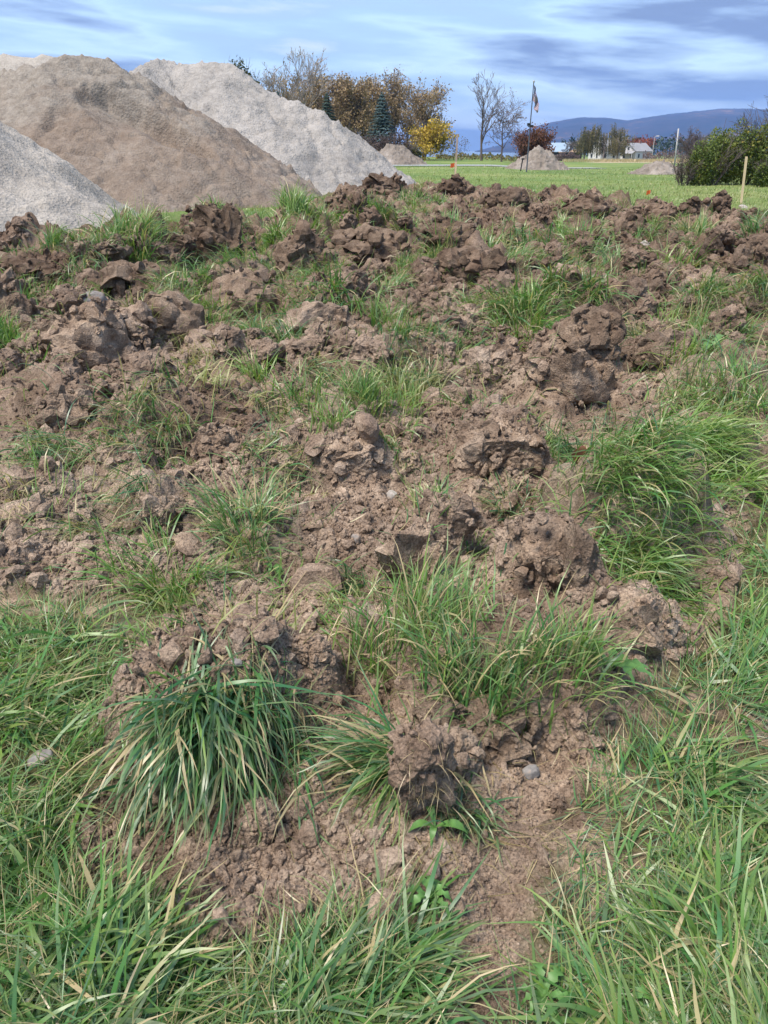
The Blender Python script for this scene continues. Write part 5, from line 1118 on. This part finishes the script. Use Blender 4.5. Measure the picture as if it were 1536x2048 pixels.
def scatter(name, lab, P, sz, src, ns, rng):
    n = len(P); me = bpy.data.meshes.new(name); me.vertices.add(n); me.vertices.foreach_set('co', P.astype(np.float32).ravel())
    a = me.attributes.new('size', 'FLOAT', 'POINT'); a.data.foreach_set('value', sz.astype(np.float32))
    a = me.attributes.new('turn', 'FLOAT_VECTOR', 'POINT'); a.data.foreach_set('vector', rng.uniform(0, 6.28, (n, 3)).astype(np.float32).ravel())
    a = me.attributes.new('pick', 'INT', 'POINT'); a.data.foreach_set('value', rng.randint(0, ns, n).astype(np.int32)); me.update()
    o = link(name, me, kind='stuff', label=lab)
    ng = bpy.data.node_groups.new('scatter_' + name, 'GeometryNodeTree'); ng.interface.new_socket('Geometry', in_out='INPUT', socket_type='NodeSocketGeometry'); ng.interface.new_socket('Geometry', in_out='OUTPUT', socket_type='NodeSocketGeometry')
    gi = ng.nodes.new('NodeGroupInput'); go = ng.nodes.new('NodeGroupOutput'); ip = ng.nodes.new('GeometryNodeInstanceOnPoints'); ci = ng.nodes.new('GeometryNodeCollectionInfo')
    ci.inputs['Collection'].default_value = src; ci.inputs['Separate Children'].default_value = True; ci.inputs['Reset Children'].default_value = True; ip.inputs['Pick Instance'].default_value = True
    def na(nm, t):
        q = ng.nodes.new('GeometryNodeInputNamedAttribute'); q.data_type = t; q.inputs['Name'].default_value = nm; return q.outputs['Attribute']
    er = ng.nodes.new('FunctionNodeEulerToRotation'); L = ng.links.new; L(na('turn', 'FLOAT_VECTOR'), er.inputs[0]); L(er.outputs[0], ip.inputs['Rotation'])
    L(na('size', 'FLOAT'), ip.inputs['Scale']); L(na('pick', 'INT'), ip.inputs['Instance Index']); L(gi.outputs[0], ip.inputs['Points']); L(ci.outputs[0], ip.inputs['Instance']); L(ip.outputs[0], go.inputs[0])
    o.modifiers.new('scatter', 'NODES').node_group = ng
def rubble():
    rng = np.random.RandomState(19); src = bpy.data.collections.new('rubble_shapes')
    for q in range(10):
        v, f = cluster(800 + q * 11, 4, (2, rng.uniform(1.3, 1.9), rng.uniform(1.0, 1.6))); o = bpy.data.objects.new('lump', new_mesh('lump', v, [f], SOIL, None, False)); t = rng.uniform(0.7, 1.15); o.color = (t, t * 0.98, t * 0.96, 1); src.objects.link(o)
    x, y = scatter_px(7500, rng, -80, 1620, 366, 800); m = grid_at(GM, x, y) * (1 - 0.6 * grid_at(GS, x, y)); pt = sstep(-0.35, 0.2, fbm2(x * 0.9, y * 0.9, 3, 49)); k = rng.rand(len(x)) < m * (0.1 + 0.9 * pt) * 0.75; x, y = x[k], y[k]
    d = np.hypot(x, y); sz = np.exp(rng.normal(math.log(0.075), 0.5, len(x))) * (0.45 + 0.085 * np.minimum(d, 26)); sz = np.minimum(sz, np.where(d > 17, 0.19, 0.23))
    scatter('clod_rubble', 'broken lumps of turned earth heaped over the far part of the strip', np.stack([x, y, gz(x, y) + sz * 0.2], 1), sz, src, 10, rng)
rubble()
crumbs()

# ---------------------------------------------------------------- clods one could pick up, strewn over the strip
def strewn():
    rng = np.random.RandomState(15); meshes = []
    for q in range(14):
        v, f = cluster(600 + q * 9, 4 if q < 5 else 3, (2, rng.uniform(1.3, 1.9), rng.uniform(1.1, 1.7))); meshes.append(new_mesh('small_clod', v, [f], SOIL, None, False))
    x, y = scatter_px(1500, rng, 0, 1536, 440, 1900); m = grid_at(GM, x, y) * (1 - grid_at(GS, x, y)); pt = sstep(-0.2, 0.3, fbm2(x * 1.5, y * 1.5, 3, 48))
    k = rng.rand(len(x)) < m * (0.25 + 0.75 * pt); x, y = x[k][:270], y[k][:270]; first = None
    for i in range(len(x)):
        z = float(gz(x[i], y[i])); s = mpp((x[i], y[i], z)) * float(np.exp(rng.normal(math.log(11), 0.38))); s = min(s, 0.16)
        if first is None: o = first = thing('small_clod', 'small loose brown clod strewn on the dug soil among the crumbs', 'clod', (0, 0, 0), 'small clods strewn over the dug strip', data=meshes[0])
        else: o = first.copy(); o.data = meshes[i % 14]; COL.objects.link(o)
        o.location = (x[i], y[i], z + s * 0.25); o.rotation_euler = tuple(rng.uniform(0, 6.28, 3)); o.scale = (s, s, s); t = rng.uniform(0.8, 1.3); o.color = (t, t, t, 1)
strewn()

# ---------------------------------------------------------------- stones
def mat_stone(name, col):
    N = Nodes(name); p = N.pos(); c = N.ramp(N.noise(p, 60, 5, 0.7), [(0.3, tuple(v * 0.7 for v in col)), (0.7, tuple(v * 1.25 for v in col))])
    c = N.mix(N.ramp(N.noise(p, 25, 5, 0.7), [(0.48, (0, 0, 0)), (0.60, (0.85, 0.85, 0.85))]), c, soil_colour(N, p)); N.bsdf(c, 0.85, N.bump(N.noise(p, 120, 4, 0.7), 0.5, 0.004), 0.2); return N.m
STONE = mat_stone('grey_stone', (0.20, 0.19, 0.18)); STONEL = mat_stone('pale_stone', (0.34, 0.32, 0.295))
def stone(px, py, w_, h_, mat, seed, lab, on=None, asp=0.75):
    p = hit(px, py) if on is None else np.array(on); s = mpp(p); v, f = ico(4); rng = np.random.RandomState(seed); v = v * (1 + 0.22 * fbm3(v * 1.2 + seed, 2, seed))[:, None]
    for k in range(5):
        q = rng.normal(size=3); q /= np.linalg.norm(q); v = v - q[None] * (np.maximum(0, v @ q - rng.uniform(0.7, 0.9)) * 0.8)[:, None]
    v = v * np.array((w_ * s / 2, w_ * s / 2 * 0.8, h_ * s / 2)) * (1 + 0.02 * fbm3(v * 7, 3, seed))[:, None]
    return thing('stone', lab, 'stone', (p[0], p[1] + 0.25 * w_ * s, p[2] + h_ * s * 0.14), rot=(rng.uniform(-0.2, 0.2), rng.uniform(-0.3, 0.3), rng.uniform(-0.5, 0.5)), data=new_mesh('stone', v, [f], mat))
stone(783, 1000, 24, 26, STONEL, 1, 'small pale egg shaped stone on the soil above the upright slab')
stone(711, 1088, 26, 24, STONE, 2, 'round grey pebble left of the upright pale slab')
stone(1062, 1560, 40, 36, STONE, 3, 'rounded grey stone at the front of the long dark clod')
stone(148, 830, 18, 16, STONEL, 4, 'small whitish pebble on the crumbling mound at the left')
stone(470, 1335, 30, 16, STONE, 5, 'small flat grey stone half buried above the large foreground tussock')
stone(75, 1530, 50, 26, STONE, 6, 'light grey stone half hidden in the lawn at the left edge')
stone(185, 622, 60, 40, STONE, 7, 'grey stone lying on top of the pale cracked clod')
stone(775, 1150, 26, 48, STONE, 8, 'upright grey stone against the left side of the pale slab')
stone(1490, 418, 22, 10, STONEL, 9, 'whitish flat stone on the far edge beside the right stake')
stone(1295, 500, 30, 16, STONEL, 10, 'pale stone in the clods left of the round light tuft')

# ---------------------------------------------------------------- broad leaved weeds
WEED = mat_plain('weed_leaf', (0.075, 0.17, 0.04), 0.5, 0.25, 12, 0.001, 0.4)
def weed(px, py, n, L, lab, seed, lobes=True, up=0.35):
    p = hit(px, py); rng = np.random.RandomState(seed); t = thing('broadleaf_weed', lab, 'weed', p)
    for k in range(n):
        a = 6.283 * k / n + rng.uniform(-0.4, 0.4); l = L * rng.uniform(0.7, 1.15); m = 9; u = np.linspace(0, 1, m); rise = up * rng.uniform(0.5, 1.6)
        r = l * u * (1 - 0.15 * u); z = l * (rise * u * 1.6 - (rise * 1.6 + 0.05) * u ** 2.2) + 0.02; w_ = l * 0.16 * np.sin(np.clip(u * 1.05 + 0.03, 0, 1) * math.pi) ** 0.7 * (0.55 + 0.6 * u)
        if lobes: w_ = w_ * np.where(np.arange(m) % 2 == 0, 0.45, 1.15)
        w_[-1] = 0.001; w_[0] = l * 0.012; ca, sa = math.cos(a), math.sin(a)
        C = np.stack([r * ca, r * sa, z], 1); S_ = np.array((-sa, ca, 0)); up_ = w_ * 0.25
        V = np.concatenate([C - S_ * w_[:, None] + np.array((0, 0, 1)) * up_[:, None], C, C + S_ * w_[:, None] + np.array((0, 0, 1)) * up_[:, None]])
        g = gz(V[:, 0] + p[0], V[:, 1] + p[1]) - p[2]; V[:, 2] = np.maximum(V[:, 2], g + 0.012)
        Q = [[i, i + 1, m + i + 1, m + i] for i in range(m - 1)] + [[m + i, m + i + 1, 2 * m + i + 1, 2 * m + i] for i in range(m - 1)]
        link('leaf', new_mesh('leaf', V, [Q], WEED), t)
weed(1215, 1345, 9, 0.15, 'dandelion rosette with jagged leaves at the right of the leafy grass clump', 1, True, 0.5)
weed(90, 1850, 11, 0.11, 'rosette of lobed leaves in the lawn at the bottom left', 2)
weed(1425, 700, 9, 0.18, 'light green broad leaf weed on the right, above the spreading reddish tuft', 3, False, 0.5)
weed(20, 705, 8, 0.22, 'green leafy weed at the left edge beside the cut off green plants', 4, False, 0.6)
weed(870, 1665, 4, 0.09, 'two or three dark green leaves at the foot of the torn sod', 5, False, 0.7)
weed(860, 1810, 12, 0.07, 'small feathery green weed below the fan of drooping grass', 6, True, 0.9)
weed(1080, 2010, 12, 0.08, 'feathery low weed in the lawn near the bottom edge, right of centre', 7, True, 0.7)
weed(1240, 2030, 12, 0.08, 'feathery low weed cut by the bottom edge in the right lawn', 8, True, 0.7)
weed(545, 1160 - 10, 6, 0.07, 'tiny round leaved weed under the star shaped tuft', 9, False, 0.7)
DEADLEAF = mat_plain('dead_leaf', (0.16, 0.07, 0.04), 0.7, 0.25, 30)
p_ = hit(1155, 945); V_ = []; 
for i_ in range(7):
    u_ = i_ / 6; w__ = 0.03 * math.sin(max(u_, 0.02) * math.pi) + 0.001; V_ += [(-w__, 0.02 * math.sin(u_ * 4), u_ * 0.08), (w__, 0.03 * math.sin(u_ * 4 + 1), u_ * 0.075)]
thing('dead_leaf', 'curled reddish brown dead leaf at the left edge of the broad heavy sod', 'leaf', (p_[0], p_[1], p_[2] + 0.01), rot=(-0.5, 0.3, 0.2), data=new_mesh('dead_leaf', V_, [[[2 * i, 2 * i + 1, 2 * i + 3, 2 * i + 2] for i in range(6)]], DEADLEAF))

# ---------------------------------------------------------------- air: far things fade to blue
def haze():
    N = Nodes('haze'); v = N.n('ShaderNodeVolumePrincipled'); v.inputs['Color'].default_value = (0.30, 0.52, 1.0, 1); v.inputs['Density'].default_value = 1.0e-4; v.inputs['Anisotropy'].default_value = 0.0
    N.l(v.outputs[0], N.out.inputs['Volume']); b = MB(); b.box((0, 0, 215), (23200, 23200, 470)); link('haze', b.build('haze', N.m), kind='stuff', label='thin blue autumn haze over the valley')
haze()
